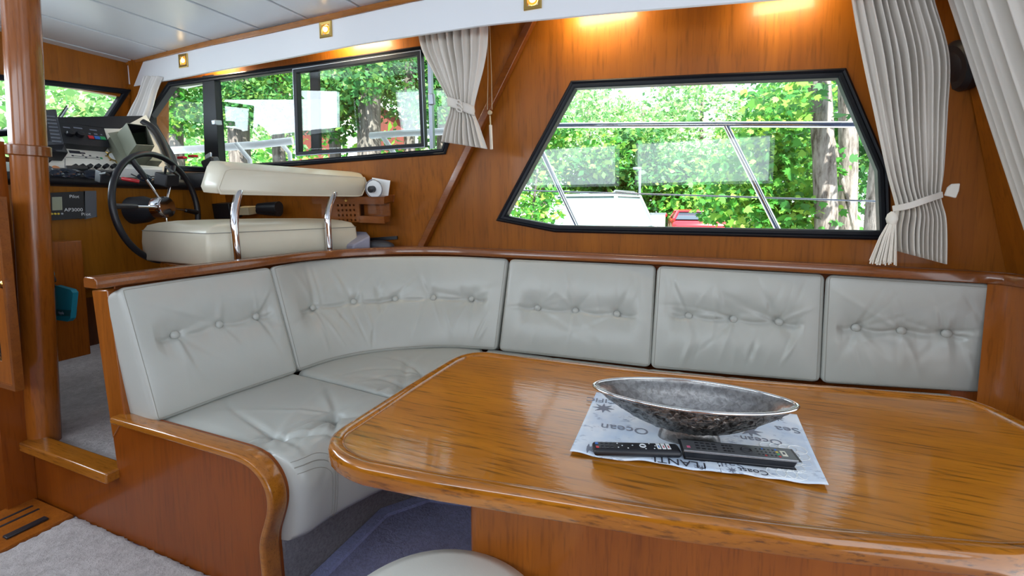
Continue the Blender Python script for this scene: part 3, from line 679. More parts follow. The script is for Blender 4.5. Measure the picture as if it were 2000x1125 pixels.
# rug on the saloon floor and the wooden step beside it
def rug(name, x0, x1, y0, y1, z, label):
    nx, ny = 90, 90; G = np.zeros((nx, ny, 3)); r_ = np.random.default_rng(4)
    for i, x in enumerate(np.linspace(x0, x1, nx)):
        for j, y in enumerate(np.linspace(y0, y1, ny)):
            e = min(i, j, nx-1-i, ny-1-j); G[i, j] = (x+(r_.normal()*.004 if e == 0 else r_.normal()*.003), y+(r_.normal()*.003 if e == 0 else 0), z+(.004 if e == 0 else .014+r_.normal()*.0016))
    mb = MB().grid(G); return mk(name, mb, M_rug, label=label, cat='rug', sharp=180, solid=0)
rug('rug', -2.272, -1.19, -.1, .957, .002, 'pale beige pile rug on the saloon floor beside the end panel')
st_ = thing('step_tread', 'dark varnished wooden step tread with black grooves beside the beige rug', 'step', (-2.44, .4, 0))
mk('tread', MB().box((-2.43, .40, .009), (.31, 1.11, .018)), M_trimz, st_, bevel=.006)
for x in (-2.50, -2.45): mk('grip_groove', MB().box((x, .40, .0185), (.012, 1.04, .002)), M_rubber, st_)
mk('rubber_stop', MB().box((-2.345, .84, .022), (.03, .12, .008)), M_rubber, st_, bevel=.002)

# cupboard to the left of the post
cu = thing('cupboard', 'varnished wooden cupboard with framed glazed door left of the post', 'cupboard', (-3.0, .9, -.6))
mk('body', MB().box((-3.08, .915, .45), (1.04, .09, 2.1)), M_panel, cu, smooth=False)
CPl = Plane((0, .868, 0), (1, 0, 0), (0, 0, 1)); cpx = lambda x, y: CPl.px2(x, y)
c1, c2 = cpx(8, 392), cpx(44, 752)
dl = ccw([(c1[0]-.55, c2[1]), (c2[0], c2[1]), (c2[0], c1[1]), (c1[0]-.55, c1[1])])
dr = mk('door', MB().plate(dl, [offset_poly(dl, .10)], CPl, .0) if False else ring(CPl, dl, [(0, 0), (0, .018), (.085, .018), (.09, .010), (.09, 0)]), M_trimz, cu, sharp=30)
mk('door_trim', ring(CPl, dl, [(-.014, 0), (-.014, .026), (.004, .026), (.004, 0)]), M_rail, dr, sharp=30)
kb = CPl.at(6, 556, .018)
mk('knob', MB().lathe([(.013, 0), (.014, .004), (.010, .008), (.002, .009)], kb, CPl.n, 20), M_brass, dr)
mk('door_pane', MB().plate(offset_poly(dl, .09), [], CPl, .004), mat('smoked_glass', (.01, .008, .008), .1), dr, smooth=False)
mk('bead', ring(CPl, dl, [(.086, .010), (.086, .016), (.092, .016), (.092, .010)]), M_brass, dr, sharp=30)

# ================================================================ dining table
tz = .70
tpx = [(622, 862), (655, 918), (1000, 962), (1300, 1013), (1640, 1055), (2000, 1086)]
A_, B_, C_, D_ = np.array([-.825, .715]), np.array([.86, 1.005]), np.array([.835, 1.655]), np.array([-.80, 1.505])
near = [P(x, y, 'Z', tz)[:2] for x, y in ((700, 909), (850, 938), (1000, 961), (1300, 1009), (1640, 1052), (1990, 1083))]
far = [P(x, y, 'Z', tz)[:2] for x, y in ((1870, 771), (1700, 757), (1450, 738), (1270, 722), (1100, 703), (985, 690))]
left = [P(x, y, 'Z', tz)[:2] for x, y in ((870, 705), (800, 747), (735, 788), (665, 832))]
right = [np.array([.79, 1.55]), np.array([.86, 1.30]), np.array([.87, 1.15])]
E2 = lambda p: np.array([*p, 0])
def corner(a, b, c, n=8):
    return [a*(1-t)**2+2*b*t*(1-t)+c*t*t for t in np.linspace(0, 1, n)]
near2 = near+[np.array([.70, 1.03])]
cnr1 = corner(left[-1], P(601, 873, 'Z', tz)[:2], near[0], 10)
cnr2 = corner(near2[-1], np.array([.875, 1.055]), right[-1], 8)
cnr3 = corner(right[0], np.array([.77, 1.66]), far[0], 8)
cnr4 = corner(far[-1], P(915, 676, 'Z', tz)[:2], left[0], 10)
tpoly = [E2(p) for p in near[1:-1]+[near[-1]]+cnr2+right[1:2]+cnr3+far[1:-1]+cnr4+left[1:-1]+cnr1]
tpoly = [p for i, p in enumerate(tpoly) if np.linalg.norm(p-tpoly[i-1]) > 1e-4]
loop = resample(np.array(tpoly+[tpoly[0]]), 161)[:-1]
TP = Plane((0, 0, tz), (1, 0, 0), (0, 1, 0)); t2 = ccw([tuple(p[:2]) for p in loop])
tab = thing('dining_table', 'glossy varnished teak dining table with rounded corners and raised edge', 'table', (0, 1.2, 0))
mk('tabletop', MB().plate(offset_poly(t2, .030), [], Plane((0, 0, tz-.008), (1, 0, 0), (0, 1, 0)), .028), M_table, tab, smooth=False)
mk('raised_edge', ring(TP, t2, [(.004, -.046), (0, -.040), (0, -.012), (.004, -.003), (.012, 0), (.026, -.001), (.033, -.004), (.036, -.009), (.036, -.046)]), M_tedge, tab, sharp=50)
mk('pedestal', MB().box((.06, 1.25, .327), (1.14, .58, .654), rotz(R(6.5))), M_trimz, tab, bevel=.02, seg=3)
for x, y in ((650, 914), (1212, 1027)):
    i = int(np.argmin([abs(P(x, y, 'Z', tz-.022)[0]-p[0])+10*(p[1] > 1.1) for p in loop])); nn = nrm(np.array([-(loop[(i+1) % 160]-loop[i-1])[1], (loop[(i+1) % 160]-loop[i-1])[0], 0])); nn = nn if nn[1] < 0 else -nn
    mk('peg', MB().lathe([(.0085, -.004), (.0085, .0006), (.001, .0008)], loop[i]+np.array([0, 0, tz-.024]), nn, 16), M_trimx, tab)

# stool tucked under the table edge
sx, sy = -.43, .675
sto = thing('stool', 'round cream leather stool in front of the table pedestal', 'stool', (sx, sy, 0))
mk('seat', MB().lathe([(.01, .39), (.20, .39), (.228, .40), (.232, .425), (.225, .448), (.19, .463), (.10, .470), (.01, .472)], (sx, sy, 0), n=56), leather('stool_leather', (.72, .72, .66)), sto, sharp=60)
mk('base_ring', MB().lathe([(.01, .36), (.205, .36), (.205, .392), (.01, .392)], (sx, sy, 0), n=48), M_trimx, sto)
for a in range(4):
    dx, dy = math.cos(R(45+90*a)), math.sin(R(45+90*a))
    mk('leg', MB().tube([np.array([sx+dx*.20, sy+dy*.20, 0]), np.array([sx+dx*.15, sy+dy*.15, .37])], .02, 14), M_trimz, sto)

# ================================================================ things on the table
tdir = nrm(np.array([.445, .053, 0])); tper = np.cross([0, 0, 1], tdir); A7 = math.atan2(tdir[1], tdir[0])
# placemat
MZ = tz-.006
mc = [P(1165, 768, 'Z', MZ), P(1113, 886, 'Z', MZ), P(1617, 952, 'Z', MZ), P(1556, 812, 'Z', MZ)]
n1, n2 = 60, 40; G = np.zeros((n1, n2, 3)); r_ = np.random.default_rng(3)
for i, u in enumerate(np.linspace(0, 1, n1)):
    for j, v in enumerate(np.linspace(0, 1, n2)):
        p = (mc[0]*(1-u)+mc[3]*u)*(1-v)+(mc[1]*(1-u)+mc[2]*u)*v
        wz = .0030+.0016*math.sin(u*21+1)*(v**3)+.0010*math.sin(u*47)*v**6+(.004*max(0, (u-.93)/.07)*v**4)
        G[i, j] = p+np.array([0, 0, wz])+tper*(.0035*math.sin(u*16+2)*v**8)
pm = mk('placemat', MB().grid(G), M_mat, solid=.0016, label='pale blue cotton placemat with printed nautical lettering under the bowl', cat='placemat')
def mp(u, v, h=.0046): return (mc[0]*(1-u)+mc[3]*u)*(1-v)+(mc[1]*(1-u)+mc[2]*u)*v+np.array([0, 0, h])
for s_, u, v, sz, mm in (('Ocean', .20, .60, .044, M_inkg), ('PACIFIC', .085, .16, .036, M_inkg), ('ATLANTIC', .46, .955, .034, M_ink), ('Sailing', .62, .90, .036, M_inkg), ('Pacific', .565, .985, .022, M_inkg), ('Ocean', .80, .52, .034, M_inkg), ('Marine', .40, .50, .024, M_inkg), ('Coast', .74, .95, .024, M_ink), ('Atlantic', .68, .30, .026, M_inkg), ('Sea', .93, .30, .040, M_inkg)):
    text('lettering', s_, mm, pm, mp(u, v), -tdir, -tper, sz, ext=.0002)
# printed lattice of rings at the right end, compass stars
mb = MB()
for i in range(4):
    for j in range(5):
        c = mp(.825+.038*i, .60+.082*j, .0045); mb.tube([c+(tdir*math.cos(a)+tper*math.sin(a))*.0185 for a in np.linspace(0, 2*math.pi, 24, endpoint=False)], .0011, 4, closed=True)
mk('print_ring', mb, M_white, pm)
for (u, v, rr) in ((.07, .93, .022), (.19, .92, .013), (.30, .90, .018), (.07, .30, .030), (.76, .40, .030), (.90, .12, .018), (.66, 1.0-.03, .012), (.45, .20, .02)):
    c = mp(u, v, .0045); poly = [c+(tdir*math.cos(a)+tper*math.sin(a))*(rr if k % 2 == 0 else rr*.38) for k, a in enumerate(np.linspace(0, 2*math.pi, 16, endpoint=False))]
    mk('print_star', MB().prism(poly, (0, 0, .0003)), M_inkg, pm, smooth=False)
# boat shaped bowl
bc = np.array([-.006, 1.128, 0]); RIM = .806; FZ = MZ+.004
bowl = thing('bowl', 'long boat-shaped pewter bowl with hammered outside standing on the placemat', 'bowl', (bc[0], bc[1], FZ))
def oval(a, b, z, n=72, e=1.75):
    out = []
    for t in np.linspace(0, 2*math.pi, n, endpoint=False):
        c, s = math.cos(t), math.sin(t); x = a*math.copysign(abs(c)**(2/e), c); y = b*math.copysign(abs(s)**(2/e), s)
        out.append(bc+tdir*x+tper*y+np.array([0, 0, z]))
    return out
AA, BB = .226, .094; fz = FZ+.026
def shell(t): return (AA*(.26+.74*t**.62), BB*(.30+.70*t**.55), fz+(RIM-fz)*t)
r2 = np.random.default_rng(8); rings = []
for t in np.linspace(0, .985, 16):
    a, b, z = shell(t); o = oval(a, b, z, 120)
    rings.append([p+nrm((p-bc)*np.array([1, 1, 0]))*r2.normal()*.0016*(1 if .02 < t < .9 else 0) for p in o])
mb = MB().loft(rings, caps=False); mk('outside', mb, M_bowlout, bowl, sharp=80)
rings = [oval(*[k if i == 2 else k-.006 for i, k in enumerate(shell(t))][:2], shell(t)[2]+(.006 if t < .9 else 0), 120) for t in (1, .97, .9, .8, .65, .5, .35, .2, .1, .04)]
rings += [oval(AA*.18, BB*.2, fz+.006, 120), oval(AA*.02, BB*.02, fz+.0055, 120)]
mk('inside', MB().loft(rings, caps=False), M_bowlin, bowl, sharp=80)
rimp = oval(AA-.002, BB-.002, RIM, 140); mk('rim', MB().tube(rimp, .0040, 10, closed=True), M_bowlrim, bowl)
mk('foot', MB().loft([oval(.070, .034, FZ, 48, 2.2), oval(.068, .033, FZ+.010, 48, 2.2), oval(.060, .028, fz+.006, 48, 2.2)]), M_bowlin, bowl)

# remote controls
def remote(label, a, b, wid, hgt, bodymat, kind):
    """a, b: middle of the two ends on the placemat"""
    a, b = np.array(a), np.array(b); L = np.linalg.norm(b-a); ux = (b-a)/L; uy = np.cross([0, 0, 1], ux); z0 = MZ+.0055
    c = (a+b)/2; root = thing('remote_control', label, 'remote control', (c[0], c[1], z0), 'remote controls on the placemat')
    at = lambda u, v, h=0: np.array([a[0], a[1], z0])+ux*u*L+uy*v*wid/2+np.array([0, 0, hgt+h])
    M = np.stack([ux, uy, [0, 0, 1]], 1)
    if kind == 1:
        mk('body', MB().box((c[0], c[1], z0+hgt/2), (L, wid, hgt), M), bodymat, root, bevel=.008, seg=4)
    else:
        mb = MB(); cr = []
        for u in (0, 1): cr += [at(u, -1.0), at(u, 1.0)]
        lo = [at(.03, -.75, -hgt), at(.03, .75, -hgt), at(.97, -.75, -hgt), at(.97, .75, -hgt)]
        mb.add(cr+lo, [(0, 1, 3, 2)[::-1], (4, 5, 7, 6), (0, 2, 6, 4), (1, 5, 7, 3), (0, 4, 5, 1), (2, 3, 7, 6)])
        mk('body', mb, M_black, root, bevel=.004, seg=3)
        mk('face_plate', MB().box(at(.5, 0, .0006), (L*.985, wid*.97, .0016), M), mat('remote_face', (.085, .088, .095), .35), root, bevel=.0006)
        mk('silver_strip', MB().box(at(.5, -1.0, -.0006), (L*.985, .0030, .0030), M), mat('silver_edge', (.75, .76, .80), .3, .6), root)
    def btn(u, v, du, dv, mm, h=.0012, name='button'):
        mk(name, MB().box(at(u, v, h/2+(.001 if kind == 2 else 0)), (du*L, dv*wid/2, h), M), mm, root, bevel=.0006)
    if kind == 1:
        btn(.05, .35, .035, .34, M_blue); btn(.05, -.45, .035, .34, M_red)
        for i in range(3):
            for j in range(3): btn(.11+.055*i, .5-.5*j, .032, .26, M_dgrey)
        for u, v in ((.29, .45), (.29, -.4), (.34, .0), (.40, -.5), (.46, .1), (.60, -.55), (.66, .55), (.70, -.45), (.72, .1)): btn(u, v, .016, .14, M_wtext, .0008)
        mk('ring_key', MB().tube([at(.575, 0, .001)+(ux*math.cos(t)+uy*math.sin(t))*.006 for t in np.linspace(0, 2*math.pi, 20, endpoint=False)], .0014, 6, closed=True), M_wtext, root)
        for u in (.755, .81, .865): btn(u, 0, .042, 1.1, M_white, .0016)
        for u, mm in ((.755, M_blue), (.81, M_red), (.865, M_red)): btn(u, -.15, .012, .5, mm, .0020, 'button_print')
    else:
        btn(.06, -.35, .032, .34, mat('pink_print', (.6, .12, .22), .5))
        for i in range(4):
            for j in range(3): btn(.145+.052*i, .55-.52*j, .034, .26, M_black)
        for i in range(3):
            for j in range(3): btn(.385+.035*i, .50-.50*j, .024, .26, M_black)
        mk('ring_key', MB().tube([at(.58, 0, .002)+(ux*math.cos(t)+uy*math.sin(t))*.010 for t in np.linspace(0, 2*math.pi, 20, endpoint=False)], .0016, 6, closed=True), M_black, root)
        for i in range(5):
            for j in range(3): btn(.68+.036*i, .5-.5*j, .018, .18, M_black)
        btn(.735, .6, .016, .2, M_blue); btn(.735, -.62, .016, .2, M_red); btn(.852, .62, .018, .24, M_blue); btn(.852, .18, .020, .24, M_yellow); btn(.852, -.22, .020, .24, M_green); btn(.852, -.62, .020, .24, M_red)
        btn(.905, 0, .048, .95, mat('cream_print', (.75, .72, .60), .5)); btn(.905, 0, .020, .40, M_dgrey, .0018, 'button_print')
g_ = lambda x, y: P(x, y, 'Z', MZ+.02)
remote('slim black remote control with three white keys, left on the placemat', (g_(1158, 866)+g_(1157, 876))/2, (g_(1329, 868)+g_(1327, 883))/2, .040, .017, M_black, 1)
remote('dark grey remote control with silver edge and cream label, right on the placemat', (g_(1331, 864)+g_(1330, 885))/2, (g_(1552, 886)+g_(1553, 905))/2, .045, .021, M_dgrey, 2)

# ================================================================ curtains
def curtain(name, label, rows, npl, mat_, parts=None, Y=None, amp=.02, seed=1, nu=150, nv=60, hem=True, cat='curtain'):
    """rows: (L, R, amplitude) 3D points from the top down"""
    r_ = np.random.default_rng(seed); L = smoothpath([r[0] for r in rows], nv); Rr = smoothpath([r[1] for r in rows], nv)
    am = np.interp(np.linspace(0, 1, nv), np.linspace(0, 1, len(rows)), [r[2] for r in rows]); G = np.zeros((nv, nu, 3))
    us = np.linspace(0, 1, nu); ph = np.cumsum(np.abs(1+.45*r_.normal(size=nu))); ph = ph/ph[-1]; kk = np.ones(15)/15
    ph = np.convolve(np.pad(ph, 7, mode='reflect', reflect_type='odd'), kk, 'valid'); am_u = 1+.35*np.sin(us*9+r_.uniform(0, 6))
    for i in range(nv):
        d = Rr[i]-L[i]; n = nrm(np.cross(d, [0, 0, 1])); n = n if n@(CAM-L[i]) > 0 else -n; t = i/(nv-1)
        w = np.sin(2*math.pi*npl*ph+.5*math.sin(t*3+seed)); w2 = np.sin(2*math.pi*npl*2.3*ph+t*2)
        off = 1.5*am[i]*am_u*(.8*w+.2*w2); sx = us+.35/npl/2/math.pi*np.cos(2*math.pi*npl*ph)
        env = 1-np.abs(2*us-1)**6*.6
        G[i] = L[i]+np.outer(sx, d)+np.outer(off*env+.25*np.linalg.norm(d)*(0.35*(1-(2*us-1)**2)), n)
    c = G.reshape(-1, 3); root = thing(name, label, cat, (c[:, 0].mean(), c[:, 1].mean(), c[:, 2].min()), 'curtains')
    mk('cloth', MB().grid(G), mat_, root, solid=.0022, sharp=180)
    return root, G
def band(root, G, i, h, mat_, name='tieback', grow=1.06):
    row = G[i]; c = row.mean(0); d = row[-1]-row[0]; w = np.linalg.norm(d)/2*grow; ux = nrm(d); n = nrm(np.cross(ux, [0, 0, 1])); dep = max(.022, (np.ptp((row-c)@n)/2+.008))
    rings = []
    for dz in (-h, -h*.5, 0, h*.5, h):
        b = 1+.05*(1-abs(dz/h)); rings.append([c+np.array([0, 0, dz])+ux*math.cos(t)*w*b+n*math.sin(t)*dep*b for t in np.linspace(0, 2*math.pi, 40, endpoint=False)])
    mk(name, MB().loft(rings, caps=False), mat_, root, solid=.003); return c, ux, n, w, dep
# curtain between the two side windows
cy = lambda Y: (lambda a, b, am: (P(*a, 'Y', Y), P(*b, 'Y', Y), am))
k = cy(2.17)
rows = [k((814, 40), (953, 26), .014), k((824, 95), (951, 85), .016), k((846, 140), (944, 130), .016), k((868, 180), (934, 170), .012), k((880, 203), (926, 205), .008), k((879, 219), (926, 222), .008), k((872, 240), (934, 242), .013), k((866, 262), (943, 268), .016), k((863, 277), (951, 291), .018)]
cr_, Gc = curtain('curtain', 'gathered off-white curtain hanging between the two side windows', rows, 9, M_curtain, seed=3)
i_ = int(np.argmin(np.abs(Gc[:, 75, 2]-P(903, 208, 'Y', 2.17)[2])))
c_, ux_, n_, w_, d_ = band(cr_, Gc, i_, .024, M_curtain)
bp = P(897, 207, 'Y', c_[1]-d_-.008); mb = MB()
for kx in range(3):
    cc = bp+np.array([0, 0, .018*(kx-1)]); mb.tube([cc+ux_*math.cos(t)*(.018-.004*abs(kx-1))+np.array([0, -.004*math.sin(2*t), math.sin(t)*.010]) for t in np.linspace(0, 2*math.pi, 20, endpoint=False)], .0045, 7, closed=True)
mk('knot', mb, M_curtain, cr_)
# long tasselled curtain right of the trapezoid window
k = cy(2.10)
rows = [k((1655, -70), (1812, -70), .018), k((1662, 0), (1822, 0), .018), k((1682, 110), (1852, 110), .020), k((1706, 220), (1850, 220), .020), k((1730, 330), (1844, 330), .017), k((1747, 395), (1838, 378), .011), k((1749, 412), (1840, 398), .011), k((1743, 440), (1847, 425), .017), k((1742, 470), (1849, 470), .020), k((1744, 488), (1848, 516), .022)]
cr_, Gc = curtain('curtain', 'long pleated off-white curtain with a tassel tieback right of the trapezoid window', rows, 11, M_curtain, seed=8, nu=200)
i_ = int(np.argmin(np.abs(Gc[:, 100, 2]-P(1793, 394, 'Y', 2.10)[2])))
row = Gc[i_]; nn = np.array([0, -1.0, 0]); pth = smoothpath([P(1744, 408, 'Y', 2.07), P(1775, 402, 'Y', 2.035), P(1810, 390, 'Y', 2.035), P(1840, 380, 'Y', 2.07)], 24)
mk('tieback', MB().sweep(pth, [(-.004, -.011), (.004, -.011), (.004, .011), (-.004, .011)]), M_curtain, cr_, bevel=.002)
t0 = P(1743, 413, 'Y', 2.045)
mb = MB().lathe([(.004, .0), (.014, -.010), (.018, -.026), (.014, -.042), (.006, -.050)], t0, (0, 0, 1), 20)
ts = mk('tassel', mb, M_tassel, cr_)
mb = MB(); r_ = np.random.default_rng(2)
for a in range(90):
    t, rr = r_.uniform(0, 2*math.pi), math.sqrt(r_.uniform(0, 1)); b_ = t0+np.array([rr*.012*math.cos(t), rr*.010*math.sin(t), -.045]); e_ = t0+np.array([-.018+rr*.040*math.cos(t), rr*.024*math.sin(t), -.175-r_.uniform(0, .02)])
    mb.tube([b_, b_*.55+e_*.45+np.array([0, 0, .012]), e_], .0022, 5)
mk('fringe', mb, M_tassel, ts)
kp = P(1846, 378, 'Y', 2.06); fan = [P(x, y, 'Y', 2.05) for x, y in ((1846, 382), (1852, 366), (1860, 359), (1876, 358), (1874, 372), (1868, 387), (1856, 384))]
mb = MB().prism(fan, (0, .012, 0)); mk('bow_end', mb, M_curtain, cr_, bevel=.003)
# curtain of the aft window at the edge
g3 = lambda x, y, o: AW.at(x, y, .09)+np.array([0, 0, 0])
def aft(x, y): return P(x, y, 'X', .80) if False else AW.at(x, y, .10)
top3, bot3 = AW.at(1843, -40, .10), AW.at(2003, 440, .10)
dr_ = np.array([.07, -.42, 0.0])
rows = [(top3+dr_*0, top3+dr_*.95, .020)]+[((top3*(1-t)+bot3*t), (top3*(1-t)+bot3*t)+dr_*(.95-.05*t), .020) for t in (.25, .5, .75, 1.0)]+[(bot3*1.25-top3*.25, bot3*1.25-top3*.25+dr_*.8, .02)]
curtain('curtain', 'off-white pleated curtain at the aft bulkhead, cut by the right edge', rows, 8, M_curtain, seed=5)
# small curtain in the forward corner
kk_ = lambda a, b, am: (WB.at(*a, .05), WB.at(*b, .05), am)
rows = [kk_((281, 150), (318, 150), .012), kk_((270, 185), (306, 178), .012), kk_((256, 212), (298, 212), .012), kk_((243, 245), (288, 248), .010), kk_((243, 300), (283, 300), .008)]
curtain('curtain', 'small white curtain in the forward corner beside the windshield', rows, 5, fabric('white_curtain_cloth', (.76, .74, .72)), seed=6, nu=80)
# blind cord with its wooden pull beside the middle curtain
cd = thing('blind_cord', 'thin looped curtain cord with a pale wooden pull on the teak wall', 'curtain cord', P(959, 290, 'Y', 2.27))
pt = [P(953, 40, 'Y', 2.27), P(953, 150, 'Y', 2.27), P(952, 214, 'Y', 2.27)]; pt2 = [P(956, 40, 'Y', 2.27), P(960, 150, 'Y', 2.27), P(961, 214, 'Y', 2.27)]
for q_ in (pt, pt2): mk('cord', MB().tube(q_, .0016, 6), M_card, cd)
mk('pulley', MB().lathe([(.012, -.006), (.012, .006)], P(957, 220, 'Y', 2.27), (0, 1, 0), 20), M_card, cd, bevel=.002)
mk('cord_knot', MB().tube([P(957, 226, 'Y', 2.27), P(958, 244, 'Y', 2.27)], .004, 8), M_card, cd)
mk('wooden_pull', MB().tube([P(958, 244, 'Y', 2.27), P(960, 292, 'Y', 2.27)], .0085, 12), M_tassel, cd, bevel=.002)
# round black speaker on the aft bulkhead
sp_c = AW.at(1888, 125, .0); fr_ = AW.n
sk = thing('speaker', 'round black speaker on the aft bulkhead, half behind the curtain', 'speaker', sp_c)
mk('housing', MB().lathe([(.095, 0), (.095, .03), (.080, .045), (.060, .045)], sp_c, fr_, 40), M_black, sk, sharp=30)
mk('grille', MB().lathe([(.066, .040), (.050, .047), (.02, .050), (.001, .051)], sp_c, fr_, 32), M_rubber, sk)

# ================================================================ helm
# chair
hs = thing('helm_bench', 'wide cream leather helm bench with low backrest on bent chrome tubes', 'bench', (-2.3, 1.85, .24))
bl, br = np.array([-2.10, 1.43, 0]), np.array([-1.90, 2.22, 0]); hx = nrm(br-bl); hn = np.array([hx[1], -hx[0], 0])   # hn faces aft
HB = Plane(bl, hx, (0, 0, 1))
if HB.n@hn < 0: HB.n = -HB.n
def hpt(x, y, off=0): return HB.at(x, y, off)
# backrest: back face polygon, bulging forward with a rounded top
bk = [hpt(430, 378), hpt(447, 332, 0), hpt(560, 340), hpt(712, 349), hpt(716, 362), hpt(703, 384), hpt(560, 381)]
fr_ = [hpt(396, 352, -.16), hpt(398, 322, -.16), hpt(418, 309, -.16), hpt(520, 318, -.16), hpt(660, 328, -.16), hpt(705, 343, -.16), hpt(716, 362, -.10)]
def bpoly(off, grow, top):
    pts = [(432, 378), (426, 372), (440, 334), (447, 329), (560, 337), (712, 347), (717, 360), (706, 383), (560, 381)]
    c = np.mean([hpt(*q) for q in pts], 0); out = []
    for q in pts:
        p = hpt(*q); d = p-c; out.append(c+d*np.array([1+grow*.25, 1+grow*.25, 1+grow])-hn*off+np.array([0, 0, top]))
    return out
rings = [bpoly(0, -.06, 0), bpoly(.004, .0, 0), bpoly(.03, .08, .006), bpoly(.08, .26, .020), bpoly(.13, .30, .026), bpoly(.17, .05, .026), bpoly(.185, -.3, .024)]
rings = [resample(np.array(r+[r[0]]), 61)[:-1] for r in rings]
mk('backrest', MB().loft(rings), M_leather2, hs, sharp=50)
mk('piping', MB().tube([p+hn*.001 for p in resample(np.array(bpoly(.004, .01, 0)+[bpoly(.004, .01, 0)[0]]), 61)[:-1]], .004, 7, closed=True), M_leather2, hs)
# seat cushion
sc_ = (bl+br)/2; DS = .60
def sring(z, ins, rr=.022):
    w = np.linalg.norm(br-bl)/2+.0-ins; d0, d1 = -.0+ins, DS-ins; out = []
    cs = [(-w, d0), (w, d0), (w-.20, d1), (-w-.085, d1)]
    for (cx_, cd), (sx_, sd_) in zip(cs, ((1, 1), (-1, 1), (-1, -1), (1, -1))):
        for a in np.linspace(0, 1, 6):
            if (sx_*sd_) > 0: t = a*math.pi/2
            else: t = (1-a)*math.pi/2
            out.append(sc_+hx*(cx_+sx_*rr*(1-math.cos(t)))-hn*(cd+sd_*rr*(1-math.sin(t)))+np.array([0, 0, z]))
    return out
rings = [sring(.962, .012), sring(.972, .002), sring(1.06, .0), sring(1.115, .004), sring(1.145, .022), sring(1.158, .06), sring(1.168, .12), sring(1.172, .20)]
mk('seat', MB().loft(rings), M_leather2, hs, sharp=70)
ln = [sring(1.118, .0035)[i] for i in range(24)]
mk('seam', MB().tube(ln, .0022, 6, closed=True), M_stitch, hs)
for (xa, ya), (xb, yb), (xc, yc), (xd, yd) in (((468, 372), (460, 405), (458, 440), (464, 512)), ((654, 376), (645, 400), (640, 425), (643, 486))):
    pth = smoothpath([hpt(xa, ya, -.06), hpt(xa, ya, -.02), hpt(xb, yb, .012), hpt(xc, yc, .030), hpt((xc+xd)/2, (yc+yd)/2, .034), hpt(xd, yd, .03), hpt(xd, yd+40, .03)], 40)
    mk('back_tube', MB().tube(pth, .0185, 14), M_chrome, hs)
mk('wooden_base', MB().box((sc_[0]-.24, sc_[1], .60), (.44, .80, .72), rotz(math.atan2(hx[1], hx[0])-math.pi/2)), M_trimz, hs, bevel=.006)

# steering wheel
wc = P(312, 406, 'X', -2.74); wn_ = nrm(np.array([math.cos(R(21)), math.sin(R(21)), .10])); wu = nrm(np.cross([0, 0, 1], wn_)); wv = np.cross(wn_, wu); RW = .292
sw = thing('steering_wheel', 'black rimmed steering wheel with steel hub and spokes in front of the helm seat', 'steering wheel', wc)
cw = lambda a, r, o=0: wc+(wu*math.cos(a)+wv*math.sin(a))*r+wn_*o
mk('rim', MB().tube([cw(a, RW, 0) for a in np.linspace(0, 2*math.pi, 72, endpoint=False)], .0155, 12, closed=True), M_rubber, sw)
for a in (90+28, 90-32, 180-2, 0-6, 270):
    a = R(a); mk('spoke', MB().tube([cw(a, .03, .03), cw(a, .15, .018), cw(a, .285, 0)], .0065, 10), M_chrome, sw)
    mk('spoke_grip', MB().tube([cw(a, .17, .016), cw(a, .20, .014), cw(a, .282, 0)], [.011, .013, .015], 10), M_rubber, sw)
mk('hub', MB().lathe([(.02, -.02), (.058, -.015), (.060, .035), (.055, .046), (.012, .050)], wc, wn_, 32), M_chrome, sw, sharp=30)
mk('column', MB().lathe([(.075, -.15), (.072, -.08), (.055, -.04), (.045, -.015)], wc, wn_, 32), M_black, sw, sharp=30)
# console below and behind it
XF = -2.99
con = thing('helm_console', 'varnished wooden helm console with black dashboard ledge and ivory gauge panel', 'console', (XF-.3, 1.6, .24))
mk('front_board', MB().box((XF-.02, 1.62, 1.06), (.03, 1.30, .60)), wood('console_teak', (.24, .085, .005), (.42, .15, .010), 'Z', .40, .1, .6, .25, spec=.2), con, smooth=False)
lz0, lz1 = P(180, 344, 'X', XF)[2], P(180, 331, 'X', XF-.2)[2]
mb = MB(); mb.prism([np.array(p) for p in ([XF+.015, 1.0, lz0], [XF+.015, 1.0, lz0-.055], [XF-.02, 1.0, lz0-.062], [XF-.45, 1.0, lz0-.06], [XF-.45, 1.0, lz1+.03], [XF-.2, 1.0, lz1])], (0, 1.16, 0)); mk('ledge', mb, M_dgrey, con, bevel=.006)
mk('ledge_lip', MB().tube([np.array([XF+.012, y, lz0-.025]) for y in (1.0, 2.16)], .030, 14), M_black, con)
# sloping gauge panel
gb, gt = P(210, 331, 'X', XF-.20), P(210, 258, 'X', XF-.36)
GP = Plane((gb[0], 1.1, gb[2]), (0, 1, 0), (gt[0]-gb[0], 0, gt[2]-gb[2]))
if GP.n[0] < 0: GP.n = -GP.n
Hg = np.linalg.norm([gt[0]-gb[0], gt[2]-gb[2]])
gpoly = [GP.px2(78, 334), GP.px2(345, 352), GP.px2(330, 300), GP.px2(285, 225), GP.px2(235, 252), GP.px2(130, 250), GP.px2(118, 300)]
mk('gauge_panel', MB().plate(ccw(gpoly), [], GP, .02), M_gauge, con, bevel=.002, smooth=False)
mk('panel_backing', MB().plate(ccw([GP.px2(60, 336), GP.px2(362, 352), GP.px2(345, 300), GP.px2(300, 222), GP.px2(60, 225)]), [], type('o', (), {'to3': lambda s, u, off=0: GP.to3(u, off-.021)})(), .02), M_black, con, smooth=False)
mk('end_hoop', MB().tube(smoothpath([GP.at(278, 238, .0), GP.at(300, 252, .02), GP.at(318, 280, .02), GP.at(336, 325, .02), GP.at(345, 352, .01)], 20), .022, 10), M_black, con)
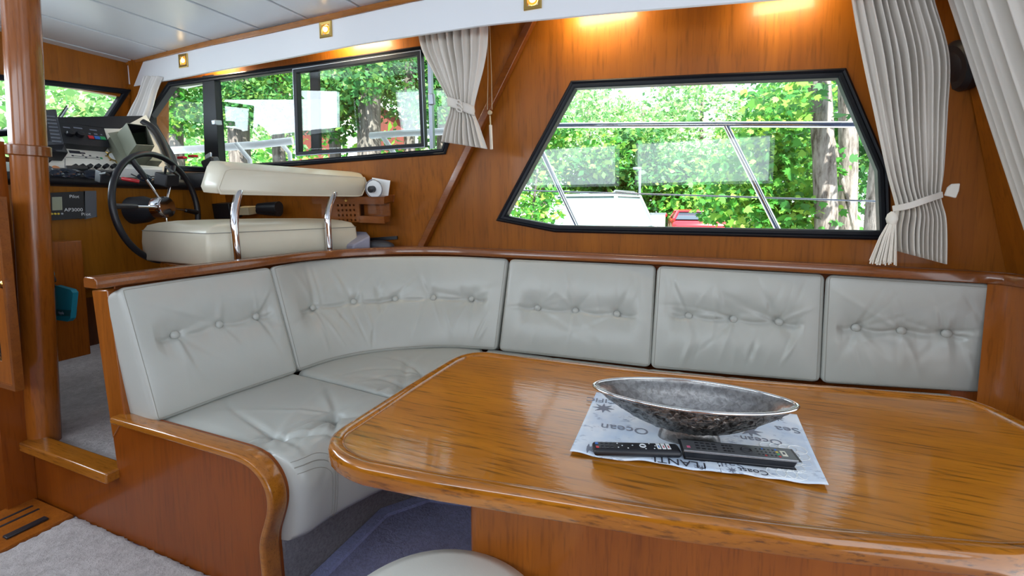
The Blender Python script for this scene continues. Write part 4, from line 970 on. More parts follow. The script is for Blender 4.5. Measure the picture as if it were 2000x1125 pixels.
for x in (128, 142, 156, 171, 187, 203, 218, 235, 250, 290, 303):
    y = 331-.02*(x-128)+(.0 if x < 280 else 6); p = GP.at(x, y, 0)
    if x == 128: continue
    mk('switch_base', MB().lathe([(.019, 0), (.018, .012), (.012, .013)], p, GP.n, 16), M_gauge, con, sharp=30)
    mk('switch_knob', MB().box(p+GP.n*.024, (.030, .018, .024), frame(GP.ux+GP.uy*.7, GP.uy-GP.ux*.7)), M_black, con, bevel=.003)
for x, y, mm in ((94, 331, M_alu), (108, 331, mat('orange_lamp', (.75, .34, .16), .4))):
    mk('indicator_lamp', MB().lathe([(.018, 0), (.017, .012), (.008, .016)], GP.at(x, y, 0), GP.n, 18), mm, con, sharp=30)
for pts in (((128, 307), (186, 310), (196, 312)), ((127, 309), (127, 327)), ((140, 304), (200, 309))):
    mk('panel_line', MB().tube([GP.at(*q, .001) for q in pts], .0012, 5), M_ink, con)
for (x, y, w_, h_) in ((146, 297, .05, .018), (160, 299, .03, .008), (134, 289, .010, .008), (132, 288, .008, .006), (142, 304, .009, .007), (162, 303, .009, .007), (168, 307, .009, .007), (176, 304, .009, .007), (190, 307, .009, .007)):
    mk('panel_mark', MB().box(GP.at(x, y, .001), (w_, h_, .002), frame(GP.ux, GP.uy)), M_ink, con)
mk('panel_light', MB().box(GP.at(198, 309, .002), (.010, .010, .003), frame(GP.ux, GP.uy)), M_green, con)
# black engine instrument box with two knobs and three coloured keys
IB = Plane(GP.at(160, 262, .05), GP.ux, GP.uy); IB.n = GP.n
bx = ccw([IB.px2(112, 238), IB.px2(202, 250), IB.px2(213, 287), IB.px2(120, 278)])
ib = thing('engine_control_panel', 'black control panel with two knobs and red, blue and green keys', 'control panel', IB.at(165, 287))
mk('housing', MB().plate(bx, [], IB, .055), M_black, ib, bevel=.004, smooth=False)
for x, y in ((136, 262), (155, 264)): mk('knob', MB().lathe([(.020, 0), (.017, .022), (.006, .024)], IB.at(x, y), IB.n, 20), M_rubber, ib, sharp=30)
for x, y, mm in ((178, 268, M_red), (190, 269, M_blue), (201, 270, M_green)): mk('key', MB().box(IB.at(x, y, .003), (.026, .022, .006), frame(IB.ux, IB.uy)), mm, ib, bevel=.002)
for x, y, w_ in ((130, 249, .030), (152, 250, .040), (182, 254, .034), (175, 261, .010), (187, 262, .016), (198, 263, .008)): mk('label_print', MB().box(IB.at(x, y, .0006), (w_, .008, .001), frame(IB.ux, IB.uy)), M_inkg, ib)
# keypad unit beside the post
KB = Plane(GP.at(100, 270, .13), nrm(GP.ux+np.array([.35, 0, 0])), GP.uy)
if KB.n[0] < 0: KB.n = -KB.n
kp_ = ccw([KB.px2(72, 218), KB.px2(106, 216), KB.px2(124, 283), KB.px2(72, 282)])
ku = thing('radio_keypad', 'dark grey radio telephone with rows of keys beside the post', 'radio', KB.at(100, 300))
mk('housing', MB().plate(kp_, [], KB, .045), M_dgrey, ku, bevel=.008, smooth=False)
mk('screen', MB().plate(ccw([KB.px2(78, 236), KB.px2(92, 236), KB.px2(99, 276), KB.px2(80, 276)]), [], type('o', (), {'to3': lambda s, u, off=0: KB.to3(u, off+.001)})(), .002), M_black, ku, smooth=False)
for i in range(8):
    for j in range(3):
        x, y = 93+j*6.0+i*1.7, 227+i*7+j*.6
        mk('key', MB().box(KB.at(x, y, .002), (.012, .010, .005), frame(KB.ux, KB.uy)), M_grey, ku, bevel=.001)
mk('base', MB().box(GP.at(98, 296, .05), (.11, .06, .08), frame(GP.ux, GP.uy)), M_black, ku, bevel=.006)
# radar display with its hood
RB = Plane(GP.at(250, 285, .10), nrm(GP.ux*1.0+GP.n*.10), GP.uy)
if RB.n[0] < 0: RB.n = -RB.n
rd = thing('radar_display', 'olive grey radar display with open square viewing hood behind the wheel', 'radar display', RB.at(262, 312))
c4 = [np.array(RB.px2(*q)) for q in ((216, 262), (284, 252), (296, 306), (244, 312))]
mk('housing', MB().plate(ccw([tuple(q) for q in c4]), [], RB, .11), M_olive, rd, bevel=.01, seg=3, smooth=False)
H0 = [RB.at(*q, .0) for q in ((228, 262), (284, 256), (293, 300), (248, 306))]; H1 = [RB.at(*q, .14) for q in ((247, 240), (286, 245), (302, 285), (266, 283))]
ins = lambda L_, k_: [p*(1-k_)+np.mean(L_, 0)*k_ for p in L_]
mb = MB(); A4 = [H0, H1, ins(H1, .06), ins(H0, .08)]; mb.v = [tuple(p) for r_4 in A4 for p in r_4]
for i in range(3):
    for j in range(4): mb.f.append((i*4+j, i*4+(j+1) % 4, (i+1)*4+(j+1) % 4, (i+1)*4+j)); mb.m.append(0)
mk('hood', mb, M_olive, rd, smooth=False)
hi = [p+RB.n*.004 for p in ins(H0, .08)]; mk('hood_lining', MB().loft([ins(H0, .085), ins(ins(H1, .06), .005)], caps=False), M_black, rd, smooth=False)
mk('screen', MB().prism(hi, -RB.n*.003), mat('screen_glass', (.03, .04, .025), .1), rd, smooth=False)
mk('bracket', MB().box(GP.at(296, 316, .03), (.09, .03, .06), frame(GP.ux, GP.uy)), M_olive, rd, bevel=.004)
# brass ship's wheel clock
cc = GP.at(223, 306, .012); cl = thing('brass_clock', "small brass ship's wheel clock on the ivory gauge panel", 'clock', cc)
ring_ = lambda r, o: [cc+(GP.ux*math.cos(t)+GP.uy*math.sin(t))*r+GP.n*o for t in np.linspace(0, 2*math.pi, 28, endpoint=False)]
mk('ring', MB().tube(ring_(.030, 0), .0042, 8, closed=True), M_brass, cl)
for a in range(8):
    d = GP.ux*math.cos(a*math.pi/4)+GP.uy*math.sin(a*math.pi/4); mk('handle', MB().tube([cc+d*.028, cc+d*.040, cc+d*.046], [.002, .0038, .0025], 7), M_brass, cl)
mk('dial', MB().lathe([(.028, -.006), (.028, .002), (.002, .003)], cc, GP.n, 28), M_white, cl)
# autopilot box on the front board
FB = Plane((XF+.0, 1.6, 1.2), (0, 1, 0), (0, 0, 1)); FB.n = np.array([1.0, 0, 0])
ap = thing('autopilot_unit', 'black and grey autopilot unit with small lcd and yellow keys on the console front', 'autopilot', FB.at(135, 428))
sh = lambda o: type('o', (), {'to3': lambda s, u, off=0: FB.to3(u, off+o)})()
mk('black_front', MB().plate(ccw([FB.px2(60, 379), FB.px2(155, 375), FB.px2(157, 426), FB.px2(60, 431)]), [], sh(.045), .046), M_black, ap, bevel=.003, smooth=False)
mk('grey_end', MB().plate(ccw([FB.px2(155, 374.5), FB.px2(177, 374), FB.px2(179, 423), FB.px2(157, 427)]), [], sh(.045), .046), M_grey, ap, bevel=.003, smooth=False)
mk('display_bezel', ring(FB, ccw([FB.px2(91, 385), FB.px2(110.5, 384.5), FB.px2(111.5, 410), FB.px2(92, 411)]), [(0, .045), (0, .048), (.006, .048), (.006, .045)]), M_lcd, ap)
mk('display', MB().plate(ccw([FB.px2(92, 386), FB.px2(110, 385.5), FB.px2(111, 409), FB.px2(93, 410)]), [], sh(.0465), .002), M_lcd, ap, smooth=False)
for i, x in enumerate((89, 94.5, 101, 107.5, 114, 121)): mk('key', MB().lathe([(.0055, 0), (.0045, .004), (.001, .005)], FB.at(x, 418-.1*i, .045), FB.n, 12), (M_dgrey, M_dgrey, M_yellow, M_yellow, M_yellow, M_alu)[i], ap)
for s_, x, y, z_ in (('Pilot', 145, 384, .022), ('AP3000', 144, 410, .024), ('Pilot', 168, 418.5, .022)): text('lettering', s_, M_wtext, ap, FB.at(x, y, .046), (0, 1, 0), (0, 0, 1), z_)
# things lying on the dashboard ledge
LP = Plane((XF, 1.5, lz0+.004), (0, 1, 0), (-.2, 0, lz1-lz0)); LP.n = LP.n if LP.n[2] > 0 else -LP.n
LP.ux = np.array([0, 1.0, 0]); LP.uy = nrm(np.array([-.2, 0, lz1-lz0]))
def glasses(x, y, lab, s=1.0, rot=0.0):
    c = LP.at(x, y, .012); a1 = LP.ux*math.cos(rot)+LP.uy*math.sin(rot); a2 = np.cross(LP.n, a1); t = thing('sunglasses', lab, 'sunglasses', c, 'sunglasses on the dashboard')
    for sgn in (-1, 1):
        mk('lens', MB().ell(c+a1*sgn*.036*s+LP.n*.004, (.030*s, .006, .020*s), 14, np.stack([a1, a2, LP.n*.8+a2*.5], 1)), mat('dark_lens', (.008, .014, .03), .08), t)
        mk('temple', MB().tube([c+a1*sgn*.066*s+LP.n*.006, c+a1*sgn*.064*s+a2*.06+LP.n*.010, c+a1*sgn*.050*s+a2*.11+LP.n*.002], .0035, 7), M_black, t)
    mk('bridge', MB().tube([c-a1*.012*s+LP.n*.010, c+LP.n*.014, c+a1*.012*s+LP.n*.010], .003, 7), M_black, t)
glasses(128, 340, 'dark sunglasses on the dashboard ledge nearest the post', 1.0, .15); glasses(157, 341, 'large wraparound sunglasses on the dashboard below the middle knobs', 1.35, -.05)
glasses(190, 341, 'folded black sunglasses on the dashboard just left of the wheel rim', .9, .2); glasses(300, 349, 'dark sunglasses on the dashboard seen through the upper wheel', 1.3, 0.0)
for nm, lab, ct_, pts, mm, hh in (('glasses_case', 'flat black glasses case on the dashboard beneath the knobs', 'case', ((128, 331), (170, 331), (172, 336), (131, 337)), M_black, .022),
                            ('mobile_phone', 'dark mobile phone lying on the dashboard near the wheel', 'phone', ((188, 334), (214, 336), (212, 342), (186, 340)), M_dgrey, .010),
                            ('white_box', 'low white box behind the upper spokes of the wheel', 'box', ((236, 338), (316, 343), (316, 349), (233, 347)), M_white, .055)):
    base = [LP.at(*q_, .0) for q_ in pts]; mk(nm, MB().prism(base, LP.n*hh), mm, label=lab, cat=ct_, bevel=.003)
cmt = thing('clamp', 'small black clamp on the dashboard just left of the wheel', 'clamp', LP.at(205, 345))
mk('body', MB().box(LP.at(205, 345, .045), (.06, .05, .06), frame(LP.ux, LP.uy)), M_black, cmt, bevel=.004)
mk('lever', MB().tube([LP.at(196, 340, .075), LP.at(206, 338, .10), LP.at(212, 342, .08)], .006, 8), M_black, cmt)
mk('red_pen', MB().tube([LP.at(240, 349, .012), LP.at(258, 352, .016), LP.at(272, 355, .012)], .010, 10), M_red, label='short red marker pen on the dashboard inside the wheel', cat='pen')
mhs = thing('microphone', 'black microphone handset on the dashboard right of the white box', 'microphone', LP.at(326, 350))
mk('body', MB().box(LP.at(326, 350, .04), (.10, .07, .07), frame(LP.ux+LP.uy*.4, LP.uy)), M_black, mhs, bevel=.006)
mk('hook', MB().tube([LP.at(322, 340, .07), LP.at(324, 326, .12), LP.at(338, 336, .11), LP.at(346, 342, .08)], .006, 8), M_black, mhs)
# side shelf under the long window
SS0 = WB.at(352, 322, .10)
mk('side_shelf', MB().box((-2.72, 2.03, 1.40), (.62, .16, .10), rotz(.14)), M_black, label='black side shelf below the front of the long window', cat='shelf', bevel=.01)
for x, y, lab in ((356, 308, 'flat red box on the side shelf nearest the gauge panel'), (377, 305, 'flat red box on the side shelf beside the black window post')):
    mk('red_box', MB().box(WB.at(x, y, .07), (.055, .03, .016), frame(WB.ux, nrm(np.cross(WB.ux, (0, 1, 0)) if False else np.array([0, 1.0, 0])))), M_red, label=lab, cat='box', group='red boxes on the side shelf', bevel=.003)
vh = thing('handheld_radio', 'black handset with tilted silver face standing at the window sill', 'handset', WB.at(408, 325, .10))
mk('body', MB().box(WB.at(412, 318, .09), (.10, .06, .06), frame(WB.ux+WB.uy*.3, WB.uy)), M_black, vh, bevel=.012)
mk('face', MB().box(WB.at(407, 305, .10), (.052, .036, .012), frame(WB.ux*.9+WB.uy*.35, WB.uy-WB.n*.5)), M_alu, vh, bevel=.003)
# small things behind the helm seat
mk('card_box', MB().box(WB.at(482, 411, .06), (.12, .05, .10), frame(WB.ux, WB.uy)), M_card, label='small tan printed card box behind the chrome tube', cat='box', bevel=.002)
bn = thing('binoculars', 'black binoculars lying behind the helm bench', 'binoculars', WB.at(525, 416, .08))
for dy_, o_ in ((411, .06), (405, .13)): mk('barrel', MB().tube([WB.at(505, dy_, o_), WB.at(522, dy_, o_), WB.at(545, dy_, o_)], [.026, .032, .038], 14), M_black, bn, sharp=30)
mk('hinge', MB().box(WB.at(522, 408, .095), (.05, .03, .05), frame(WB.ux, WB.uy)), M_black, bn)
mk('stereo', MB().box(WB.at(425, 411, .05), (.30, .10, .10), frame(WB.ux, WB.uy)), M_black, label='black radio unit low on the wall behind the wheel', cat='radio', bevel=.004)
# wall rack with lattice front
rk = thing('wall_rack', 'small wooden wall rack with pierced lattice front and open pocket', 'rack', WB.at(700, 437, .04))
RP = Plane(WB.to3(WB.to2(WB.at(700, 410)), .12), WB.ux, WB.uy); RP.n, RP.ux, RP.uy = WB.n, WB.ux, WB.uy
r2_ = lambda x, y: RP.px2(x, y)
sh2 = lambda o, pl: type('o', (), {'to3': lambda s, u, off=0: pl.to3(u, off+o)})()
holes = []
q0, q1 = np.array(r2_(660, 401)), np.array(r2_(694, 430)); 
for i in range(5):
    for j in range(4):
        c = (q0[0]+(q1[0]-q0[0])*i/4, q0[1]+(q1[1]-q0[1])*j/3); h = abs(q1[0]-q0[0])/4*.24; holes.append(ccw([(c[0]-h, c[1]-h), (c[0]+h, c[1]-h), (c[0]+h, c[1]+h), (c[0]-h, c[1]+h)]))
mk('lattice', MB().plate(ccw([r2_(628, 396), r2_(701, 396), r2_(703, 434), r2_(628, 432)]), holes, RP, .012), M_rail, rk, smooth=False)
mk('pocket_back', MB().plate(ccw([r2_(701, 398), r2_(752, 399), r2_(754, 424), r2_(703, 424)]), [], sh2(-.05, RP), .012), M_rail, rk, smooth=False)
mk('lower_rail', MB().plate(ccw([r2_(701, 422), r2_(750, 423), r2_(751, 436), r2_(702, 434)]), [], RP, .06), M_rail, rk, smooth=False, bevel=.002)
mk('top_ledge', MB().plate(ccw([r2_(610, 386), r2_(752, 384), r2_(750, 398), r2_(612, 397)]), [], sh2(.004, RP), .115), M_rail, rk, bevel=.003, smooth=False)
mk('brass_plug', MB().lathe([(.009, 0), (.009, .003), (.002, .004)], RP.at(676, 391, .004), RP.n, 16), M_brass, rk)
mk('back_board', MB().plate(ccw([r2_(614, 397), r2_(702, 397), r2_(702, 434), r2_(614, 432)]), [], sh2(-.08, RP), .012), M_dark, rk, smooth=False)
td = thing('desk_clock', 'small white round clock with dark knob against a white card on the wall rack', 'clock', RP.at(735, 384, -.05))
mk('card', MB().plate(ccw([r2_(716, 348), r2_(752, 354), r2_(748, 384), r2_(716, 384)]), [], sh2(-.06, RP), .004), M_white, td, smooth=False)
dc = RP.at(731, 369, -.02); mk('dial', MB().lathe([(.050, -.012), (.050, .004), (.003, .008)], dc, RP.n, 32), M_white, td)
mk('knob', MB().lathe([(.020, 0), (.020, .035), (.008, .040)], dc+WB.ux*(-.004), RP.n, 20), M_black, td, sharp=30)
mk('wire_rim', MB().tube([dc+(RP.ux*math.cos(t)+RP.uy*math.sin(t))*.055+RP.n*.004 for t in np.linspace(0, 2*math.pi, 32, endpoint=False)], .003, 6, closed=True), M_alu, td)
# grey case and dark bag beyond the seat
mk('grey_case', MB().prism([P(x, y, 'Y', Y_) for x, y, Y_ in ((672, 450, 2.27), (716, 452, 2.27), (723, 461, 2.22), (690, 478, 2.14), (672, 478, 2.14))], (0, 0, -.10)), M_lilac, label='lilac grey plastic case beyond the right end of the helm seat', cat='case', bevel=.008)
mk('dark_bag', MB().ell(WB.at(740, 480, .10), (.11, .05, .035), 18), M_dgrey, label='small dark plastic bag on the ledge beyond the grey case', cat='bag')
mk('black_strap', MB().sweep([WB.at(720, 468, .02), WB.at(776, 464, .012)], [(-.006, -.01), (.006, -.01), (.006, .01), (-.006, .01)]), M_black, label='short black strap on the teak wall above the dark bag', cat='strap')
# teal pouch hanging by the post, wooden locker behind
mk('wooden_locker', MB().box((-2.83, 1.12, .80), (.16, .30, .56)), M_trimz, label='plain wooden locker box below the dashboard beside the post', cat='locker', bevel=.004)
mk('foot_shelf', MB().box((-2.86, 1.48, .86), (.22, .42, .03)), M_dark, label='dark wooden foot shelf below the dashboard', cat='shelf', bevel=.004)
tl = thing('teal_pouch', 'teal neoprene pouch hanging on a strap beside the post', 'pouch', P(122, 628, 'Y', 1.12))
TPl = Plane(P(122, 590, 'Y', 1.12), (1, 0, 0), (0, 0, 1)); t_ = lambda x, y: TPl.px2(x, y)
mk('bag', MB().plate(ccw([t_(106, 562), t_(108, 558), t_(138, 566), t_(143, 572), t_(138, 622), t_(132, 628), t_(106, 624), t_(102, 620)]), [], TPl, .018), M_teal, tl, bevel=.010, seg=3, smooth=False)
mk('band', MB().plate(ccw([t_(102, 605), t_(139, 607), t_(138, 617), t_(102, 615)]), [], sh2(.001, TPl), .020), M_tealdark, tl, bevel=.006, smooth=False)
mk('strap', MB().sweep([TPl.at(94, 490), TPl.at(99, 520), TPl.at(103, 538)], [(-.012, -.003), (.012, -.003), (.012, .003), (-.012, .003)], up=(0, -1, 0)), M_teal, tl)
mk('cord', MB().tube(smoothpath([TPl.at(103, 538), TPl.at(107, 548), TPl.at(102, 552), TPl.at(108, 560)], 16), .006, 8), M_black, tl)
text('lettering', 'ripple', M_inkg, tl, TPl.at(119, 611, .004), (1, 0, .02), (0, 0, 1), .020)

# ================================================================ outside the windows
GZ = -.34
struct('quay_ground', MB().box((-14, 47.0, GZ-.05), (110, 85, .1)), M_ground, smooth=False)
def D(x, y, Y): return P(x, y, 'Y', Y)
def grd(p): return np.array([p[0], p[1], GZ])
def at_r(x, y, r):
    d = ray(x, y); h = math.hypot(d[0], d[1]); return CAM+d*(r/h)
# stainless guard rail along the side deck
grl = thing('guard_rail', 'polished stainless guard rail with slanted posts outside the trapezoid window', 'guard rail', D(1300, 440, 2.85))
YR = 2.85
mk('top_rail', MB().tube([D(985, 248, YR), D(1100, 245, YR), D(1420, 243, YR), D(1700, 243.5, YR), D(1990, 245, YR)], .0165, 14), M_chrome, grl)
for a, b in (((1418, 246), (1535, 480)), ((1020, 215), (1150, 490))): mk('slanted_post', MB().tube([D(*a, YR), D(*b, YR)], .0155, 14), M_chrome, grl)
mk('wire', MB().tube([D(990, 371, YR), D(1400, 383, YR), D(1990, 402, YR)], .0042, 8), M_chrome, grl)
# white painted rails seen through the long window
wr = thing('white_rail', 'white painted tubular rail with stays outside the long sliding window', 'rail', at_r(450, 310, 4.3))
mk('tube', MB().tube([at_r(300, 296, 5.2), at_r(400, 290, 4.7), at_r(500, 283, 4.4), at_r(572, 275, 4.3)], .032, 12), M_hutw, wr)
for x, y, x2, y2 in ((460, 279, 488, 312), (545, 274, 566, 300)): mk('stay', MB().tube([at_r(x, y, 4.4), at_r(x2, y2, 4.4), grd(at_r(x2+12, y2, 4.5))], .018, 10), M_hutw, wr)
wr2 = thing('white_rail', 'white painted rail outside the right end of the long sliding window', 'rail', at_r(800, 300, 3.4))
mk('tube', MB().tube([at_r(724, 265, 3.5), at_r(790, 260, 3.35), at_r(890, 256, 3.2)], .024, 12), M_hutw, wr2)
mk('stay', MB().tube([at_r(746, 264, 3.45), at_r(770, 300, 3.4), grd(at_r(778, 300, 3.45))], .018, 10), M_hutw, wr2)

LOBE = [(0, 0), (.30, .05), (.50, .28), (.34, .36), (.42, .66), (.16, .60), (0, 1), (-.16, .60), (-.42, .66), (-.34, .36), (-.50, .28), (-.30, .05)]
PLAIN = [(0, 0), (.34, .40), (0, 1), (-.34, .40)]
def leafmesh(name, blobs, n, size, matl, parent, shape, droop=.5, seed=1, flat=0.0):
    """n leaves scattered in ellipsoids (centre, radii, weight)"""
    r_ = np.random.default_rng(seed); wts = np.array([b[2] for b in blobs], float); wts /= wts.sum()
    ks = r_.choice(len(blobs), n, p=wts); C_ = np.array([b[0] for b in blobs])[ks]; Rr = np.array([b[1] for b in blobs])[ks]
    d = r_.normal(size=(n, 3)); d /= np.linalg.norm(d, axis=1, keepdims=True); c = C_+d*Rr*(r_.uniform(0, 1, (n, 1))**(1/2.2))
    ax = r_.normal(size=(n, 3))*np.array([1, 1, .5])+np.array([0, 0, -droop]); ax /= np.linalg.norm(ax, axis=1, keepdims=True)
    nn = r_.normal(size=(n, 3))+d*.5+np.array([0, -.6, .9]); sd = np.cross(ax, nn); sd /= np.linalg.norm(sd, axis=1, keepdims=True); nn = np.cross(sd, ax)
    sh_ = np.array(shape); k = len(sh_); s_ = size*r_.uniform(.6, 1.25, (n, 1, 1))
    V = c[:, None, :]+s_*(sd[:, None, :]*sh_[None, :, :1]+ax[:, None, :]*sh_[None, :, 1:]+nn[:, None, :]*(-.35*np.abs(sh_[None, :, :1])))
    V = V.reshape(-1, 3)-root_loc(parent); me = bpy.data.meshes.new(name)
    me.vertices.add(n*k); me.vertices.foreach_set('co', V.ravel()); me.loops.add(n*k); me.loops.foreach_set('vertex_index', np.arange(n*k))
    me.polygons.add(n); me.polygons.foreach_set('loop_start', np.arange(n)*k); me.polygons.foreach_set('loop_total', np.full(n, k)); me.update(calc_edges=True); me.validate()
    me.materials.append(matl); o = bpy.data.objects.new(name, me); COL.objects.link(o); o.parent = parent; return o
def trunk(path, r0, r1, bark, parent, n=18, seed=1):
    p = smoothpath(path, 26); rr = np.linspace(r0, r1, 26); r_ = np.random.default_rng(seed); rings = []
    lump = r_.normal(size=n)*.06
    for i in range(26):
        lump = lump*.85+r_.normal(size=n)*.025
        rings.append([p[i]+np.array([math.cos(t), math.sin(t), 0])*rr[i]*(1+lump[j]) for j, t in enumerate(np.linspace(0, 2*math.pi, n, endpoint=False))])
    return mk('trunk', MB().loft(rings), bark, parent, sharp=180)
def tree(label, base, path, r0, r1, bark, blobs, n, size, matl, shape, seed, cat='tree', name='tree', group='trees on the bank'):
    t = thing(name, label, cat, base, group)
    if path: trunk(path, r0, r1, bark, t, seed=seed)
    if n: leafmesh('foliage', blobs, n, size, matl, t, shape, seed=seed)
    return t
# pale trunks right in the trapezoid window
a, b = D(1614, 440, 6.2), D(1600, 150, 6.2)
tree('pale barked tree trunk with maple leaves, left of the two beside the tasselled curtain', grd(a), [grd(a)+(a-b)*.02, a, b, b+(b-a)*1.1], .115, .10, M_bark,
     [(D(1520, 330, 6.6), (.75, .5, .55), 3), (D(1450, 400, 6.6), (.6, .5, .35), 2), (D(1560, 420, 6.4), (.5, .4, .35), 2), (D(1530, 190, 6.0), (.45, .4, .3), 1.0), (D(1500, 270, 6.8), (.4, .4, .4), 1.2)], 1900, .105, M_leafb, LOBE, 3)
a, b = D(1655, 440, 7.2), D(1655, 150, 7.2)
tree('pale barked tree trunk behind the left one, with a leaning stick against it', grd(a), [grd(a), a, b, b+(b-a)*1.1], .105, .10, M_bark,
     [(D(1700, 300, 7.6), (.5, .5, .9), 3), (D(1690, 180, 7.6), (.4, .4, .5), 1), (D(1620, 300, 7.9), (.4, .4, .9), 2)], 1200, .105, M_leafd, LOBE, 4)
mk('stick', MB().tube([D(1626, 270, 6.6), D(1645, 350, 6.6), D(1668, 445, 6.6), grd(D(1676, 470, 6.6))], .022, 8), M_bark, label='bare stick leaning between the two pale trunks', cat='stick')
a, b = D(1722, 440, 5.2), D(1736, 300, 5.2)
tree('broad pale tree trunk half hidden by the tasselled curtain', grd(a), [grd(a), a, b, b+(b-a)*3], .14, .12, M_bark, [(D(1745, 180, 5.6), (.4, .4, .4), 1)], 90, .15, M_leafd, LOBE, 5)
# maples
M1 = D(1480, 440, 9.0)
tree('bushy bright green maple left of the pale trunks', grd(M1), [grd(M1), M1, D(1490, 250, 9)], .08, .04, M_bark2,
     [(D(1500, 330, 9.3), (1.2, .8, 1.1), 3), (D(1440, 380, 9.4), (.9, .8, .6), 2), (D(1560, 220, 9.2), (.9, .7, .7), 2)], 3200, .12, M_leafb, LOBE, 6)
M2 = D(1040, 440, 5.0)
tree('young bright leafy shrub at the lower left corner of the trapezoid window', grd(M2), [grd(M2), M2, D(1050, 330, 5.0)], .03, .012, M_bark2,
     [(D(1045, 410, 5.0), (.42, .4, .24), 4), (D(1080, 340, 5.0), (.22, .3, .26), .8), (D(1015, 350, 5.2), (.3, .3, .3), .9)], 460, .085, M_leafb, PLAIN, 7, 'shrub', 'shrub')
# trees across the car park
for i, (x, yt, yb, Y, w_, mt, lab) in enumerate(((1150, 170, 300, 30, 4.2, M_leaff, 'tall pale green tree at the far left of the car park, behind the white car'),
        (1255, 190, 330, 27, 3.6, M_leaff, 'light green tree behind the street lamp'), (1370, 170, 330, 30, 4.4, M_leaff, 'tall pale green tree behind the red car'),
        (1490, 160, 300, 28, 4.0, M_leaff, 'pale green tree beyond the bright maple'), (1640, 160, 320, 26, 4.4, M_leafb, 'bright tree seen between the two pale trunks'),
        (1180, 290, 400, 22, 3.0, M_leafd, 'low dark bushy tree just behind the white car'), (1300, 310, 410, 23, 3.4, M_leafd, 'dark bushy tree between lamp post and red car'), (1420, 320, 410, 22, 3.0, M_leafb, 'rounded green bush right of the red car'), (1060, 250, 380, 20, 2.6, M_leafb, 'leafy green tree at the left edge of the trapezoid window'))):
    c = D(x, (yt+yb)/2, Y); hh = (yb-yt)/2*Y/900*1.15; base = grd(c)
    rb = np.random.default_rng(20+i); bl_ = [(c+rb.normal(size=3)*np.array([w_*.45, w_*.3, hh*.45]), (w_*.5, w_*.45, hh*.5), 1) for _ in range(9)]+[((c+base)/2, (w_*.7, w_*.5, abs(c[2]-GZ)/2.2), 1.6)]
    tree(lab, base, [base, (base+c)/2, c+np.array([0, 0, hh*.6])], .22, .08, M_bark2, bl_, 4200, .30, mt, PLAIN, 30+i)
# trees close to the long window
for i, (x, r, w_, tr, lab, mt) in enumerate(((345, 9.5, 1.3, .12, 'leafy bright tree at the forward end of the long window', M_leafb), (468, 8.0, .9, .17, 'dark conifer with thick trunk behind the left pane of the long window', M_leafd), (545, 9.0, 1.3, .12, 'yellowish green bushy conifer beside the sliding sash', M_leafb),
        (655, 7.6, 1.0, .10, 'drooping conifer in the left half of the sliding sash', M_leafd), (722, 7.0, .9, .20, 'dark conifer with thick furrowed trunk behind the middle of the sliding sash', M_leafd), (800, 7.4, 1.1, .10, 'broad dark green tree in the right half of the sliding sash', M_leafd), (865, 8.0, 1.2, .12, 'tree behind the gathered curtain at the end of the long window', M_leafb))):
    c = at_r(x, 190, r); base = grd(c); top = at_r(x, 20, r); rb = np.random.default_rng(50+i)
    bl_ = [(at_r(x+rb.normal()*30, rb.uniform(60, 240), r+rb.normal()*.5), (w_*.45, w_*.45, .30), 1) for _ in range(14)]
    tree(lab, base, [base, at_r(x, 300, r), c, top], tr, tr*.7, M_bark2, bl_, 3400, .085, mt, LOBE if i % 3 == 0 else PLAIN, 60+i)
for i, (x, r, lab) in enumerate(((350, 14, 'low sunlit bush beyond the forward end of the long window'), (500, 13, 'low sunlit bush behind the white rail'), (600, 12, 'sunlit bush beside the red hut'), (790, 9, 'low leafy bush under the right half of the sliding sash'), (880, 13, 'bush beyond the gathered curtain'))):
    c = at_r(x, 385, r); base = grd(c); tree(lab, base, None, 0, 0, None, [(c+np.array([k_*.8, 0, 0]), (1.3, .8, 1.5), 1) for k_ in (-1, 0, 1)], 1300, .17, M_leafb, PLAIN, 80+i, 'bush', 'bush', 'bushes on the bank')
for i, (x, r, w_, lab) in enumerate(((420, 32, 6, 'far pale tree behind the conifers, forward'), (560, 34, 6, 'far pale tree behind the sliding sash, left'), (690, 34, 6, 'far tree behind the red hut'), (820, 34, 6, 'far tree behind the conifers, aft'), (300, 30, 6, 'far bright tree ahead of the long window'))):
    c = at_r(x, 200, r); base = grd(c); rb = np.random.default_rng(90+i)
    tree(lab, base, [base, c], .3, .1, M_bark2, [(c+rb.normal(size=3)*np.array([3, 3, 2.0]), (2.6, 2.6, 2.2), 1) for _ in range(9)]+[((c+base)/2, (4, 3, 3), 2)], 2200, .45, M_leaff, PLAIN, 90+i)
# trees ahead of the windshield
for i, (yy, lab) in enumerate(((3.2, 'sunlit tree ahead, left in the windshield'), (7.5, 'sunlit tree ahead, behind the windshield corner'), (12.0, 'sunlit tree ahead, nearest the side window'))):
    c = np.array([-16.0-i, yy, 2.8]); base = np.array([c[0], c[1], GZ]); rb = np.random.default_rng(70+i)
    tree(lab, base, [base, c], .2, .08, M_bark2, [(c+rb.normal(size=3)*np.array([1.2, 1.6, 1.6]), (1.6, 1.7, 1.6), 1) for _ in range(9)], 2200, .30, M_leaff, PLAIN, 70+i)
struct('bank_ground', MB().box((-30, 4, GZ-.06), (40, 30, .1)), M_ground, smooth=False)
